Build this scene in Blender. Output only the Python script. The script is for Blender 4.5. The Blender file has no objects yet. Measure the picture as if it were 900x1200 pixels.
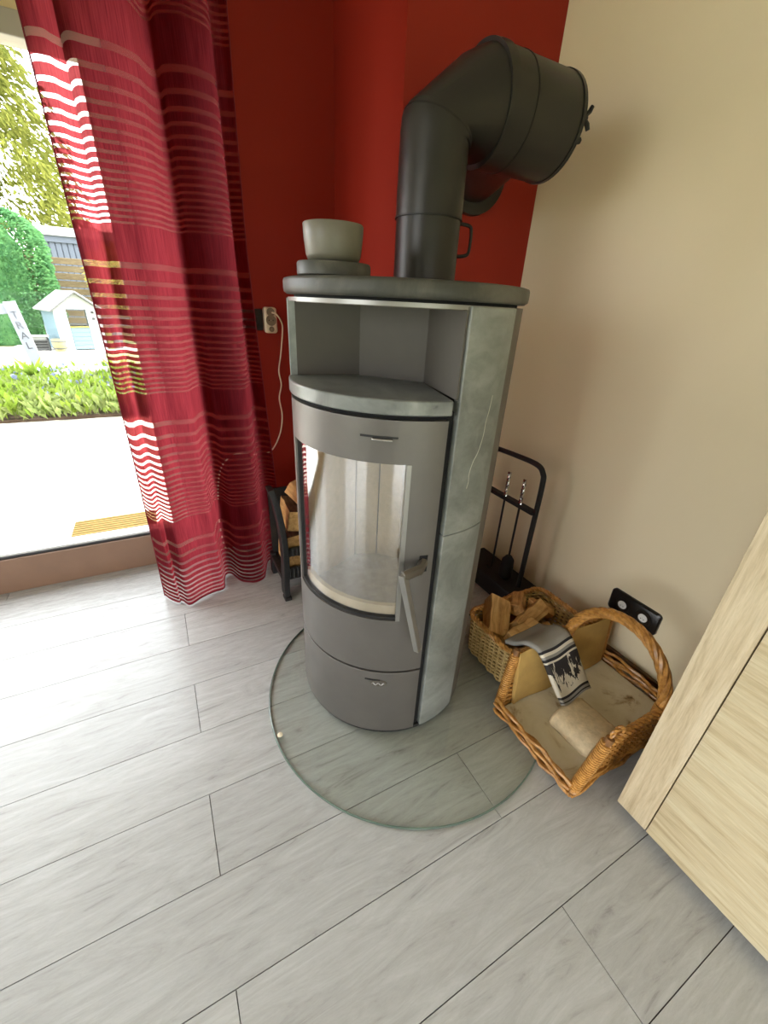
import bpy, bmesh, math, random
from mathutils import Vector, Matrix
random.seed(7)
sc = bpy.context.scene
C = sc.collection
PI = math.pi

# ------------------------------------------------------------------ camera
cam_d = bpy.data.cameras.new('camera')
cam = bpy.data.objects.new('camera', cam_d)
C.objects.link(cam)
cam_d.sensor_fit = 'VERTICAL'
cam_d.sensor_height = 24.0
cam_d.lens = 483.776 / 1200 * 24.0
cam_d.clip_start = 0.02
cam_d.clip_end = 200
cam.matrix_world = Matrix(((0.88609021, 0.17098424, -0.43082309, 0.0),
                           (-0.46122302, 0.41752821, -0.7829071, 0.0),
                           (0.04601602, 0.89243184, 0.44882952, 1.15),
                           (0, 0, 0, 1)))
sc.camera = cam

# ------------------------------------------------------------------ world, sun, exposure
world = bpy.data.worlds.new('daylight_sky')
sc.world = world
world.use_nodes = True
bg = world.node_tree.nodes['Background']
bg.inputs['Color'].default_value = (0.93, 0.97, 1.0, 1)
bg.inputs['Strength'].default_value = 6.6
sun_d = bpy.data.lights.new('sun', 'SUN')
sun_d.energy = 9.0
sun_d.angle = math.radians(0.6)
sun_d.color = (1.0, 0.94, 0.82)
sun = bpy.data.objects.new('sun', sun_d)
C.objects.link(sun)
sun.rotation_euler = Vector((-0.55, 0.04, -0.83)).to_track_quat('-Z', 'Y').to_euler()


def portal(name, loc, rot, sx, sy):
    d = bpy.data.lights.new(name, 'AREA')
    d.shape = 'RECTANGLE'
    d.size, d.size_y = sx, sy
    d.cycles.is_portal = True
    o = bpy.data.objects.new(name, d)
    C.objects.link(o)
    o.location = loc
    o.rotation_euler = rot
    return o


# sky portals at the openings of the room (they only guide the sampling of the sky)
DOOR_X0, DOOR_X1, DOOR_Z1 = -2.62, 0.02, 1.83
WY, WX0, WX1, WY0, CEIL = 1.95, -2.7, 1.34, -2.3, 2.45
NW = (-1.5, 0.82, 0.05, 1.15)       # unseen window added behind the camera to light the lower room: x0 x1 z0 z1
LW = (-1.1, 0.6, 0.2, 1.9)       # window in the left wall: y0 y1 z0 z1
portal('sky_portal_door', ((DOOR_X0 + DOOR_X1) / 2, WY + 0.24, DOOR_Z1 / 2), (-PI / 2, 0, 0), DOOR_X1 - DOOR_X0, DOOR_Z1)
portal('sky_portal_left', (WX0 - 0.2, (LW[0] + LW[1]) / 2, (LW[2] + LW[3]) / 2), (0, -PI / 2, 0), LW[3] - LW[2], LW[1] - LW[0])

portal('sky_portal_near', ((NW[0] + NW[1]) / 2, WY0 - 0.2, (NW[2] + NW[3]) / 2), (PI / 2, 0, 0), NW[1] - NW[0], NW[3] - NW[2])

sc.view_settings.view_transform = 'Standard'
sc.view_settings.look = 'None'
sc.view_settings.gamma = 1.0
sc.view_settings.use_curve_mapping = False
sc.view_settings.exposure = 0.58
sc.cycles.use_denoising = True
sc.cycles.max_bounces = 10
sc.cycles.transparent_max_bounces = 24
sc.cycles.caustics_reflective = False
sc.cycles.caustics_refractive = False


# ------------------------------------------------------------------ materials
def lin(r, g, b):
    def f(c):
        c /= 255.0
        return c / 12.92 if c <= 0.04045 else ((c + 0.055) / 1.055) ** 2.4
    return (f(r), f(g), f(b), 1.0)


class NT:
    """small helper around a material's node tree"""

    def __init__(self, name):
        self.m = bpy.data.materials.new(name)
        self.m.use_nodes = True
        self.t = self.m.node_tree
        self.b = self.t.nodes['Principled BSDF']
        self.out = self.t.nodes['Material Output']

    def n(self, kind, **kw):
        x = self.t.nodes.new(kind)
        for k, v in kw.items():
            if k in x.inputs:
                x.inputs[k].default_value = v
            else:
                setattr(x, k, v)
        return x

    def l(self, a, b):
        self.t.links.new(a, b)

    def coords(self, scale=(1, 1, 1), which='Object', rnd=False, rot=(0, 0, 0)):
        tc = self.n('ShaderNodeTexCoord')
        mp = self.n('ShaderNodeMapping')
        mp.inputs['Scale'].default_value = scale
        mp.inputs['Rotation'].default_value = rot
        self.l(tc.outputs[which], mp.inputs['Vector'])
        if rnd:
            oi = self.n('ShaderNodeObjectInfo')
            mu = self.n('ShaderNodeVectorMath', operation='SCALE')
            mu.inputs[0].default_value = (37.1, 19.7, 53.3)
            self.l(oi.outputs['Random'], mu.inputs['Scale'])
            self.l(mu.outputs[0], mp.inputs['Location'])
        return mp.outputs['Vector']

    def noise(self, vec, scale=5, detail=4, rough=0.6, dist=0.0):
        x = self.n('ShaderNodeTexNoise')
        x.inputs['Scale'].default_value = scale
        x.inputs['Detail'].default_value = detail
        x.inputs['Roughness'].default_value = rough
        x.inputs['Distortion'].default_value = dist
        self.l(vec, x.inputs['Vector'])
        return x.outputs['Fac']

    def ramp(self, fac, stops, mode='LINEAR'):
        r = self.n('ShaderNodeValToRGB')
        r.color_ramp.interpolation = mode
        e = r.color_ramp.elements
        while len(e) < len(stops):
            e.new(0.5)
        for i, (p, c) in enumerate(stops):
            e[i].position = p
            e[i].color = c if not isinstance(c, (int, float)) else (c, c, c, 1)
        self.l(fac, r.inputs['Fac'])
        return r.outputs['Color']

    def mix(self, a, b, fac, mode='MIX'):
        x = self.n('ShaderNodeMix', data_type='RGBA', blend_type=mode)
        for s, v in ((x.inputs[0], fac), (x.inputs[6], a), (x.inputs[7], b)):
            if hasattr(v, 'is_linked'):
                self.l(v, s)
            else:
                s.default_value = v
        return x.outputs[2]

    def math(self, op, a, b=None, clamp=False):
        x = self.n('ShaderNodeMath', operation=op)
        x.use_clamp = clamp
        for s, v in ((x.inputs[0], a), (x.inputs[1], b)):
            if v is None:
                continue
            if hasattr(v, 'is_linked'):
                self.l(v, s)
            else:
                s.default_value = v
        return x.outputs[0]

    def bump(self, h, strength=0.2, dist=0.01):
        x = self.n('ShaderNodeBump')
        x.inputs['Strength'].default_value = strength
        x.inputs['Distance'].default_value = dist
        self.l(h, x.inputs['Height'])
        self.l(x.outputs['Normal'], self.b.inputs['Normal'])

    def set(self, color=None, rough=None, metal=None, spec=None):
        if color is not None:
            if hasattr(color, 'is_linked'):
                self.l(color, self.b.inputs['Base Color'])
            else:
                self.b.inputs['Base Color'].default_value = color
        if rough is not None:
            if hasattr(rough, 'is_linked'):
                self.l(rough, self.b.inputs['Roughness'])
            else:
                self.b.inputs['Roughness'].default_value = rough
        if metal is not None:
            self.b.inputs['Metallic'].default_value = metal
        if spec is not None:
            self.b.inputs['Specular IOR Level'].default_value = spec
        return self.m


def simple(name, col, rough=0.6, metal=0.0, var=0.12, scale=30, bump=0.0, spec=None):
    k = NT(name)
    v = k.coords()
    f = k.noise(v, scale, 4)
    dark = tuple(c * (1 - var) for c in col[:3]) + (1,)
    lite = tuple(min(1, c * (1 + var)) for c in col[:3]) + (1,)
    c = k.ramp(f, [(0.3, dark), (0.7, lite)])
    if bump:
        k.bump(f, bump, 0.004)
    return k.set(c, rough, metal, spec)


def wood(name, stops, scale=(2.0, 18.0, 18.0), rough=0.5, rnd=True, bump=0.06, nscale=3.0, spec=None, dist=0.6, rot=(0, 0, 0)):
    k = NT(name)
    v = k.coords(scale, rnd=rnd, rot=rot)
    a = k.noise(v, nscale, 7, 0.62, dist)
    c = k.ramp(a, stops)
    b = k.noise(v, nscale * 6, 3, 0.7, 0.2)
    c = k.mix(c, k.ramp(b, [(0.35, 0.72), (0.6, 1.0)]), 0.45, 'MULTIPLY')
    k.bump(b, bump, 0.003)
    return k.set(c, rough, spec=spec)


M = {}
# floor: pale grey-washed laminate, grain along x, every plank its own offset
k = NT('grey_washed_oak_laminate')
v = k.coords((1.7, 11, 11), rnd=True)
a = k.noise(v, 2.6, 10, 0.68, 1.6)
c1 = k.ramp(a, [(0.28, lin(142, 141, 138)), (0.40, lin(170, 170, 168)), (0.6, lin(183, 184, 183)), (0.78, lin(196, 197, 197))])
b = k.noise(v, 16, 6, 0.75, 0.4)
c1 = k.mix(c1, k.ramp(b, [(0.33, 0.75), (0.55, 1.0)]), 0.25, 'MULTIPLY')
oi = k.n('ShaderNodeObjectInfo')
c1 = k.mix(c1, k.ramp(oi.outputs['Random'], [(0, 0.86), (1, 1.0)]), 0.7, 'MULTIPLY')
k.bump(b, 0.05, 0.002)
M['floor'] = k.set(c1, k.ramp(b, [(0.3, 0.32), (0.7, 0.23)]), spec=0.32)
M['joint'] = simple('dark_joint', lin(88, 82, 78), 0.8)


def paint(name, col, rough=0.75):
    k = NT(name)
    v = k.coords()
    f = k.noise(v, 1.6, 3)
    g = k.noise(v, 160, 3)
    c = k.ramp(f, [(0.3, tuple(x * 0.96 for x in col[:3]) + (1,)), (0.7, col)])
    k.bump(g, 0.12, 0.002)
    return k.set(c, rough, spec=0.25)


M['red_wall'] = paint('brick_red_wall_paint', lin(146, 38, 23), 0.6)
M['beige_wall'] = paint('warm_beige_wall_paint', lin(236, 222, 190))
M['white_wall'] = paint('cream_wall_paint', lin(214, 205, 188))
M['lintel'] = paint('cream_lintel_paint', lin(214, 196, 150))
M['ceiling'] = paint('cream_ceiling_paint', lin(206, 196, 176))
M['frame_brown'] = simple('brown_door_frame', lin(128, 98, 78), 0.45, var=0.06, scale=8)
M['frame_grey'] = simple('grey_cream_door_frame', lin(170, 165, 148), 0.5, var=0.04, scale=6)
M['gasket'] = simple('black_rubber_gasket', lin(38, 36, 36), 0.7)
M['white_strip'] = simple('white_plastic_strip', lin(225, 225, 222), 0.4, var=0.03)
M['baseboard'] = wood('brown_wood_baseboard', [(0.3, lin(78, 54, 32)), (0.7, lin(122, 90, 56))], (12, 1.4, 12))
M['steel_grey'] = simple('grey_stove_paint', lin(98, 94, 90), 0.42, 0.35, var=0.05, scale=14)
M['niche'] = simple('shaded_niche_grey_paint', lin(76, 71, 63), 0.6, 0.1, var=0.05, scale=14)  # door's grey paint, darkened to put the recess shade into the colour
M['steel_dark'] = simple('dark_grey_stove_casing', lin(92, 86, 78), 0.5, 0.3, var=0.06)
M['steel_light'] = simple('satin_steel', lin(140, 138, 134), 0.36, 0.6, var=0.04)
M['black'] = simple('matt_black_metal', lin(30, 29, 29), 0.55, 0.2, var=0.15)
M['dark_gap'] = simple('gap_shade_and_brush_black', lin(16, 15, 15), 0.9)  # near-black puts shade into gaps, slots and pin holes; the brush shares it
M['pipe'] = simple('black_flue_paint', lin(44, 42, 39), 0.36, 0.35, var=0.06, scale=18)
M['pipe_seam'] = simple('dark_pipe_seam', lin(24, 23, 22), 0.5, 0.2)
M['iron'] = simple('black_cast_iron', lin(46, 45, 44), 0.5, 0.4, var=0.2, scale=60, bump=0.2)
M['chrome'] = simple('chrome', lin(205, 203, 200), 0.18, 1.0, var=0.03)


def soapstone(name, lo, mid, hi, vein=True):
    k = NT(name)
    v = k.coords((1, 1, 1))
    a = k.noise(v, 5, 8, 0.66, 0.5)
    c = k.ramp(a, [(0.28, lo), (0.5, mid), (0.72, hi)])
    b = k.noise(v, 34, 5, 0.7, 0.6)
    c = k.mix(c, k.ramp(b, [(0.3, 0.78), (0.62, 1.0)]), 0.5, 'MULTIPLY')
    if vein:
        w = k.n('ShaderNodeTexWave')
        w.bands_direction = 'DIAGONAL'
        w.inputs['Scale'].default_value = 1.4
        w.inputs['Distortion'].default_value = 14
        w.inputs['Detail'].default_value = 4
        w.inputs['Detail Scale'].default_value = 2.2
        k.l(v, w.inputs['Vector'])
        vf = k.ramp(w.outputs['Fac'], [(0.975, 0.0), (0.995, 1.0)])
        c = k.mix(c, hi, k.math('MULTIPLY', vf, 0.14))
    k.bump(b, 0.1, 0.003)
    return k.set(c, 0.48, spec=0.4)


M['stone'] = soapstone('grey_green_soapstone', lin(92, 94, 90), lin(124, 127, 122), lin(154, 156, 151))
M['stone_top'] = soapstone('dark_soapstone_slab', lin(46, 46, 42), lin(66, 66, 60), lin(104, 101, 92), False)
k = NT('polished_soapstone_shelf')
v = k.coords((1, 1, 1))
a = k.noise(v, 7, 5, 0.55, 1.4)
c = k.ramp(a, [(0.30, lin(40, 42, 42)), (0.37, lin(98, 101, 100)), (0.55, lin(122, 125, 123)), (0.75, lin(142, 145, 142))])  # darkest stop paints black reflections on the polished stone as patches
M['stone_shelf'] = k.set(c, 0.3, spec=0.5)
M['vein'] = simple('pale_stone_vein', lin(176, 174, 160), 0.6)
M['bowl'] = simple('grey_green_stoneware', lin(104, 100, 88), 0.42, var=0.08, scale=22)
M['firebrick'] = simple('pale_vermiculite', lin(232, 214, 178), 0.9, var=0.1, scale=50, bump=0.3)
M['ash'] = simple('pale_wood_ash', lin(178, 170, 160), 0.95, var=0.2, scale=40, bump=0.4)


def pane(name, tint, refl=0.08, ior=1.5, rough=0.0):
    k = NT(name)
    t = k.t
    t.nodes.remove(k.b)
    tr = k.n('ShaderNodeBsdfTransparent')
    tr.inputs['Color'].default_value = tint
    gl = k.n('ShaderNodeBsdfGlossy')
    gl.inputs['Roughness'].default_value = rough
    lw = k.n('ShaderNodeLayerWeight')
    lw.inputs['Blend'].default_value = 0.5
    r0 = ((ior - 1) / (ior + 1)) ** 2
    v = k.coords()
    nz = k.ramp(k.noise(v, 3, 2), [(0.2, 0.85), (0.8, 1.0)])
    fac = k.math('ADD', k.math('MULTIPLY', k.math('POWER', lw.outputs['Facing'], 5.0), 1 - r0 - refl), r0 + refl, True)
    fac = k.math('MULTIPLY', fac, nz)
    mx = k.n('ShaderNodeMixShader')
    k.l(fac, mx.inputs[0])
    k.l(tr.outputs[0], mx.inputs[1])
    k.l(gl.outputs[0], mx.inputs[2])
    k.l(mx.outputs[0], k.out.inputs['Surface'])
    return k.m


M['door_glass'] = pane('clear_window_glass', (0.99, 0.99, 0.99, 1), 0.0, 1.12)
M['stove_glass'] = pane('heat_proof_stove_glass', (0.95, 0.94, 0.92, 1), 0.24, 1.55, 0.02)
M['plate_glass'] = pane('green_tinted_plate_glass', (0.975, 0.99, 0.975, 1), 0.0, 1.35, 0.02)
M['plate_edge'] = simple('dark_green_glass_edge', lin(92, 108, 98), 0.2, var=0.25, scale=6)

M['oak_stile'] = wood('sonoma_oak_upright_grain', [(0.25, lin(164, 144, 112)), (0.45, lin(196, 178, 146)), (0.62, lin(208, 192, 162)), (0.8, lin(180, 160, 126))], (26, 26, 1.7), 0.5, False, 0.08, 2.4)
M['oak_door'] = wood('sonoma_oak_level_grain', [(0.25, lin(158, 138, 103)), (0.45, lin(190, 173, 138)), (0.62, lin(202, 189, 156)), (0.8, lin(175, 155, 118))], (20, 1.5, 20), 0.5, False, 0.08, 2.4)
M['log'] = wood('split_firewood', [(0.25, lin(150, 106, 58)), (0.5, lin(204, 158, 96)), (0.75, lin(228, 190, 130))], (2.2, 22, 22), 0.8, True, 0.4)
M['bark'] = wood('brown_bark', [(0.3, lin(74, 52, 36)), (0.7, lin(132, 102, 70))], (3, 16, 16), 0.9, True, 0.7)
M['log_dark'] = wood('aged_firewood', [(0.25, lin(154, 108, 62)), (0.5, lin(207, 156, 97)), (0.75, lin(229, 185, 123))], (2.2, 22, 22), 0.8, True, 0.4)


def wicker(name, lo, hi, rough=0.42):
    k = NT(name)
    v = k.coords()
    a = k.noise(v, 70, 4, 0.6)
    b = k.noise(v, 9, 3, 0.6)
    c = k.ramp(a, [(0.3, lo), (0.7, hi)])
    c = k.mix(c, k.ramp(b, [(0.3, 0.7), (0.65, 1.0)]), 0.6, 'MULTIPLY')
    return k.set(c, rough, spec=0.5)


M['wicker'] = wicker('honey_wicker', lin(150, 98, 42), lin(214, 158, 84), 0.34)
M['wicker_dark'] = wicker('brown_wicker', lin(96, 62, 32), lin(150, 104, 58), 0.45)
M['wicker_pale'] = wicker('straw_wicker', lin(176, 142, 84), lin(220, 190, 128), 0.5)
M['liner'] = simple('tan_canvas_liner', lin(185, 150, 84), 0.85, var=0.12, scale=16, bump=0.15)
k = NT('stained_cream_base_board')
v = k.coords()
a = k.noise(v, 9, 6, 0.65, 0.8)
c = k.ramp(a, [(0.26, lin(96, 72, 44)), (0.34, lin(172, 148, 110)), (0.44, lin(212, 200, 172)), (0.8, lin(228, 220, 200))])
M['base_board'] = k.set(c, 0.8)
M['briquette'] = simple('pale_grey_briquette', lin(216, 196, 161), 0.9, var=0.14, scale=60, bump=0.5)
M['socket_black'] = simple('black_socket_plastic', lin(28, 26, 25), 0.28, var=0.05)
M['socket_white'] = simple('cream_socket_plastic', lin(226, 214, 186), 0.35, var=0.03)
M['socket_hole'] = simple('dark_socket_well', lin(130, 118, 96), 0.5)
M['tape_brown'] = simple('brown_leather_cord', lin(120, 92, 62), 0.7)

# curtain: voile with ladders of sheer stripes (zones of 0.465 m)
k = NT('burgundy_striped_voile')
tc = k.n('ShaderNodeTexCoord')
sx = k.n('ShaderNodeSeparateXYZ')
k.l(tc.outputs['Object'], sx.inputs[0])
t_ = k.math('DIVIDE', k.math('SUBTRACT', 2.155 + 0.465, sx.outputs['Z']), 0.465)
t_ = k.math('FRACT', t_)
ph = k.math('ADD', k.math('MULTIPLY', t_, 8.5), k.math('MULTIPLY', k.math('POWER', t_, 2.0), 15.0))
fr_ = k.math('FRACT', ph)
duty = k.math('ADD', 0.30, k.math('MULTIPLY', t_, 0.18))
st = k.math('LESS_THAN', fr_, duty)
zone = k.math('LESS_THAN', t_, 0.80)
st = k.math('MULTIPLY', st, zone)
th = k.noise(k.coords((140, 140, 3)), 3, 2)
red = k.ramp(th, [(0.3, lin(122, 38, 48)), (0.7, lin(160, 58, 66))])
col = k.mix(red, lin(172, 88, 90), st)
k.t.nodes.remove(k.b)
df = k.n('ShaderNodeBsdfDiffuse')
tl = k.n('ShaderNodeBsdfTranslucent')
tp = k.n('ShaderNodeBsdfTransparent')
k.l(k.mix(col, (0.34, 0.30, 0.36, 1), 1.0, 'MULTIPLY'), df.inputs['Color'])
k.l(col, tl.inputs['Color'])
m1 = k.n('ShaderNodeMixShader')
m1.inputs[0].default_value = 0.72
k.l(df.outputs[0], m1.inputs[1])
k.l(tl.outputs[0], m1.inputs[2])
m2 = k.n('ShaderNodeMixShader')
k.l(k.math('ADD', 0.10, k.math('MULTIPLY', st, 0.34)), m2.inputs[0])
k.l(m1.outputs[0], m2.inputs[1])
tpc = k.mix(lin(216, 96, 96), (1, 0.95, 0.92, 1), st)
k.l(tpc, tp.inputs['Color'])
k.l(tp.outputs[0], m2.inputs[2])
k.l(m2.outputs[0], k.out.inputs['Surface'])
M['curtain'] = k.m
M['hem'] = simple('burgundy_hem_tape', lin(110, 16, 30), 0.8)

# towel: bands along v, leaf motif in the middle
k = NT('grey_towel_with_leaf_border')
uv = k.n('ShaderNodeTexCoord')
sp = k.n('ShaderNodeSeparateXYZ')
k.l(uv.outputs['UV'], sp.inputs[0])
g, blk, wht = lin(150, 146, 138), lin(40, 38, 40), lin(224, 216, 198)
bands = k.ramp(sp.outputs['Y'], [(0.0, g), (0.52, blk), (0.55, wht), (0.575, g), (0.60, blk), (0.625, wht), (0.90, blk), (0.925, g), (0.95, blk), (0.965, g)], 'CONSTANT')
nz = k.noise(uv.outputs['UV'], 7, 5, 0.65, 0.9)
inleaf = k.math('MULTIPLY', k.math('GREATER_THAN', sp.outputs['Y'], 0.64), k.math('LESS_THAN', sp.outputs['Y'], 0.86))
slope = k.math('ADD', nz, k.math('MULTIPLY', k.math('SUBTRACT', 0.72, sp.outputs['Y']), 0.9))
leaf = k.math('MULTIPLY', inleaf, k.math('GREATER_THAN', slope, 0.47))
ft = k.noise(uv.outputs['UV'], 260, 2)
M['towel'] = k.set(k.mix(bands, lin(52, 48, 48), leaf), 0.95)
k.bump(ft, 0.4, 0.003)

# garden
M['patio'] = simple('pale_concrete_patio', lin(204, 201, 194), 0.9, var=0.04, scale=3)
M['soil'] = simple('dark_soil', lin(74, 60, 46), 0.95, var=0.3, scale=14)
M['lawn'] = simple('pale_lawn', lin(128, 134, 92), 0.95, var=0.15, scale=5)


def leafmat(name, lo, hi):
    k = NT(name)
    v = k.coords()
    a = k.noise(v, 6, 4, 0.7)
    c = k.ramp(a, [(0.3, lo), (0.7, hi)])
    k.t.nodes.remove(k.b)
    d = k.n('ShaderNodeBsdfDiffuse')
    t2 = k.n('ShaderNodeBsdfTranslucent')
    mm = k.n('ShaderNodeMixShader')
    mm.inputs[0].default_value = 0.35
    k.l(c, d.inputs['Color'])
    k.l(c, t2.inputs['Color'])
    k.l(d.outputs[0], mm.inputs[1])
    k.l(t2.outputs[0], mm.inputs[2])
    k.l(mm.outputs[0], k.out.inputs['Surface'])
    return k.m


M['leaf_bright'] = leafmat('bright_green_leaves', lin(84, 112, 34), lin(122, 140, 58))
M['leaf_pale'] = leafmat('pale_green_leaves', lin(96, 114, 60), lin(136, 146, 92))
M['leaf_hedge'] = leafmat('hedge_leaves', lin(60, 104, 70), lin(107, 153, 96))
M['leaf_conifer'] = leafmat('golden_conifer_needles', lin(74, 84, 36), lin(128, 128, 62))
M['leaf_gold'] = leafmat('golden_shrub_leaves', lin(140, 131, 60), lin(168, 159, 97))
M['petal_blue'] = simple('pale_blue_petals', lin(104, 114, 142), 0.8)
M['pale_timber'] = wood('weathered_fence_timber', [(0.3, lin(98, 82, 58)), (0.7, lin(129, 114, 86))], (2, 14, 14), 0.9)
M['shed_grey'] = simple('blue_grey_shed_paint', lin(84, 90, 100), 0.8, var=0.06)
M['white_paint'] = simple('white_garden_paint', lin(150, 151, 152), 0.6, var=0.02)
M['sign_paint'] = simple('bluish_white_sign_paint', lin(118, 122, 129), 0.6, var=0.03)
M['blue_paint'] = simple('light_blue_paint', lin(84, 104, 114), 0.6, var=0.04)
M['teal'] = simple('turquoise_plastic', lin(31, 78, 83), 0.5)
M['roof_edge'] = simple('pale_grey_roof_edge', lin(75, 75, 74), 0.6)
M['pot'] = simple('cream_pot_glaze', lin(129, 120, 90), 0.6, var=0.06)
M['crate'] = simple('dark_grey_crate', lin(52, 52, 52), 0.7)
M['rock'] = simple('white_garden_stone', lin(117, 117, 115), 0.9, bump=0.3)
M['mat'] = simple('yellow_coir', lin(98, 80, 32), 0.95, var=0.22, scale=40, bump=0.4)
M['ink'] = simple('pale_grey_lettering', lin(66, 67, 72), 0.8)
M['trunk'] = simple('brown_trunk', lin(74, 60, 46), 0.9, var=0.2)


# ------------------------------------------------------------------ mesh helpers
class MB:
    def __init__(self):
        self.v, self.f, self.m = [], [], []
        self.slot = 0

    def add(self, vs, fs):
        o = len(self.v)
        self.v += [tuple(x) for x in vs]
        self.f += [tuple(i + o for i in f) for f in fs]
        self.m += [self.slot] * len(fs)
        return self

    def box(self, x0, x1, y0, y1, z0, z1, M4=None):
        vs = [Vector((x, y, z)) for z in (z0, z1) for y in (y0, y1) for x in (x0, x1)]
        if M4 is not None:
            vs = [M4 @ p for p in vs]
        return self.add(vs, [(0, 2, 3, 1), (4, 5, 7, 6), (0, 1, 5, 4), (1, 3, 7, 5), (3, 2, 6, 7), (2, 0, 4, 6)])

    def prism(self, poly, z0, z1):
        """poly: counter-clockwise xy outline"""
        n = len(poly)
        vs = [(x, y, z0) for x, y in poly] + [(x, y, z1) for x, y in poly]
        fs = [tuple(range(n - 1, -1, -1)), tuple(range(n, 2 * n))]
        fs += [(i, (i + 1) % n, n + (i + 1) % n, n + i) for i in range(n)]
        return self.add(vs, fs)

    def rings(self, rings, closed_ring=True, cap=True):
        n = len(rings[0])
        vs = [p for r in rings for p in r]
        fs = []
        for i in range(len(rings) - 1):
            for j in range(n if closed_ring else n - 1):
                a, b2 = i * n + j, i * n + (j + 1) % n
                fs.append((a, b2, b2 + n, a + n))
        if cap:
            fs.append(tuple(range(n - 1, -1, -1)))
            fs.append(tuple((len(rings) - 1) * n + j for j in range(n)))
        return self.add(vs, fs)

    def lathe(self, prof, n=32, centre=(0, 0, 0), cap=True):
        rs = [[(centre[0] + r * math.cos(2 * PI * j / n), centre[1] + r * math.sin(2 * PI * j / n), centre[2] + z) for j in range(n)] for r, z in prof]
        return self.rings(rs, True, cap)

    def tube(self, pts, r, n=8, cap=True, squash=None):
        pts = [Vector(p) for p in pts]
        rr = r if isinstance(r, (list, tuple)) else [r] * len(pts)
        rs = []
        up = Vector((0, 0, 1))
        prev = None
        for i, p in enumerate(pts):
            d = (pts[min(i + 1, len(pts) - 1)] - pts[max(i - 1, 0)]).normalized()
            if prev is None:
                a = d.cross(up)
                if a.length < 1e-3:
                    a = d.cross(Vector((1, 0, 0)))
            else:
                a = prev - d * prev.dot(d)
                if a.length < 1e-4:
                    a = d.cross(up)
            a.normalize()
            prev = a
            b2 = d.cross(a)
            q = rr[i]
            s = 1.0 if squash is None else squash
            rs.append([p + a * (q * math.cos(2 * PI * j / n)) + b2 * (q * s * math.sin(2 * PI * j / n)) for j in range(n)])
        rs = [list(reversed(x)) for x in rs]
        return self.rings(rs, True, cap)

    def arc(self, r0, r1, a0, a1, z0, z1, n=24):
        """curved slab about the local z axis; 0 deg = front (-y), + to the right"""
        rs = []
        for i in range(n + 1):
            a = math.radians(a0 + (a1 - a0) * i / n)
            s, c = math.sin(a), -math.cos(a)
            rs.append([(r0 * s, r0 * c, z0), (r1 * s, r1 * c, z0), (r1 * s, r1 * c, z1), (r0 * s, r0 * c, z1)])
        rs = [list(reversed(x)) for x in rs]
        return self.rings(rs)

    def build(self, name, mat, parent=None, smooth=False, bevel=0.0, seg=2, angle=40):
        me = bpy.data.meshes.new(name)
        me.from_pydata(self.v, [], self.f)
        mats = mat if isinstance(mat, (list, tuple)) else [mat]
        for q in mats:
            me.materials.append(M[q] if isinstance(q, str) else q)
        for p, s in zip(me.polygons, self.m):
            p.material_index = s
        bm = bmesh.new()
        bm.from_mesh(me)
        bmesh.ops.recalc_face_normals(bm, faces=bm.faces)
        bm.to_mesh(me)
        bm.free()
        if smooth:
            me.polygons.foreach_set('use_smooth', [True] * len(me.polygons))
            me.set_sharp_from_angle(angle=math.radians(angle))
        o = bpy.data.objects.new(name, me)
        C.objects.link(o)
        if parent is not None:
            o.parent = parent
        if bevel:
            md = o.modifiers.new('bevel', 'BEVEL')
            md.width = bevel
            md.segments = seg
            md.limit_method = 'ANGLE'
            md.angle_limit = math.radians(40)
        return o


def tag(o, label=None, cat=None, group=None, kind=None):
    for kx, vx in (('label', label), ('category', cat), ('group', group), ('kind', kind)):
        if vx:
            o[kx] = vx
    return o


def thing(name, label, cat, loc=(0, 0, 0), rz=0.0, group=None, kind=None):
    o = bpy.data.objects.new(name, None)
    C.objects.link(o)
    o.location = loc
    o.rotation_euler = (0, 0, rz)
    o.empty_display_size = 0.05
    return tag(o, label, cat, group, kind)


def struct(o, label=None):
    o['kind'] = 'structure'
    if label:
        o['label'] = label
    return o


def catmull(pts, per=6, closed=False):
    P = [Vector(p) for p in pts]
    out = []
    n = len(P)
    rng = range(n) if closed else range(n - 1)
    for i in rng:
        if closed:
            p0, p1, p2, p3 = P[(i - 1) % n], P[i], P[(i + 1) % n], P[(i + 2) % n]
        else:
            p0, p1, p2, p3 = P[max(i - 1, 0)], P[i], P[i + 1], P[min(i + 2, n - 1)]
        for j in range(per):
            t = j / per
            out.append(0.5 * ((2 * p1) + (-p0 + p2) * t + (2 * p0 - 5 * p1 + 4 * p2 - p3) * t * t + (-p0 + 3 * p1 - 3 * p2 + p3) * t ** 3))
    if not closed:
        out.append(P[-1])
    return out


# ------------------------------------------------------------------ the room
fl = struct(MB().box(WX0, WX1, WY0, WY, -0.03, -0.0085).build('floor', 'joint'), 'grey-washed laminate plank floor')
PW, PL, GAP = 0.1905, 1.285, 0.0009
row_y = [0.3575 + PW * i for i in range(-15, 12)]
for i, y0 in enumerate(row_y):
    y1 = y0 + PW
    y0c, y1c = max(y0, WY0), min(y1, WY)
    if y1c - y0c < 0.02:
        continue
    even = (round((y0 - 0.3575) / PW) % 2 == 0)
    x = (0.583 if even else -0.065) - 4 * PL
    while x < WX1:
        xa, xb = max(x, WX0), min(x + PL, WX1)
        if xb - xa > 0.02:
            cx, cy = (xa + xb) / 2, (y0c + y1c) / 2
            hx, hy = (xb - xa) / 2 - GAP, (y1c - y0c) / 2 - GAP
            p = MB().box(-hx, hx, -hy, hy, -0.0085, 0.0).build('plank', 'floor', fl)
            p.location = (cx, cy, 0)
        x += PL

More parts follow.
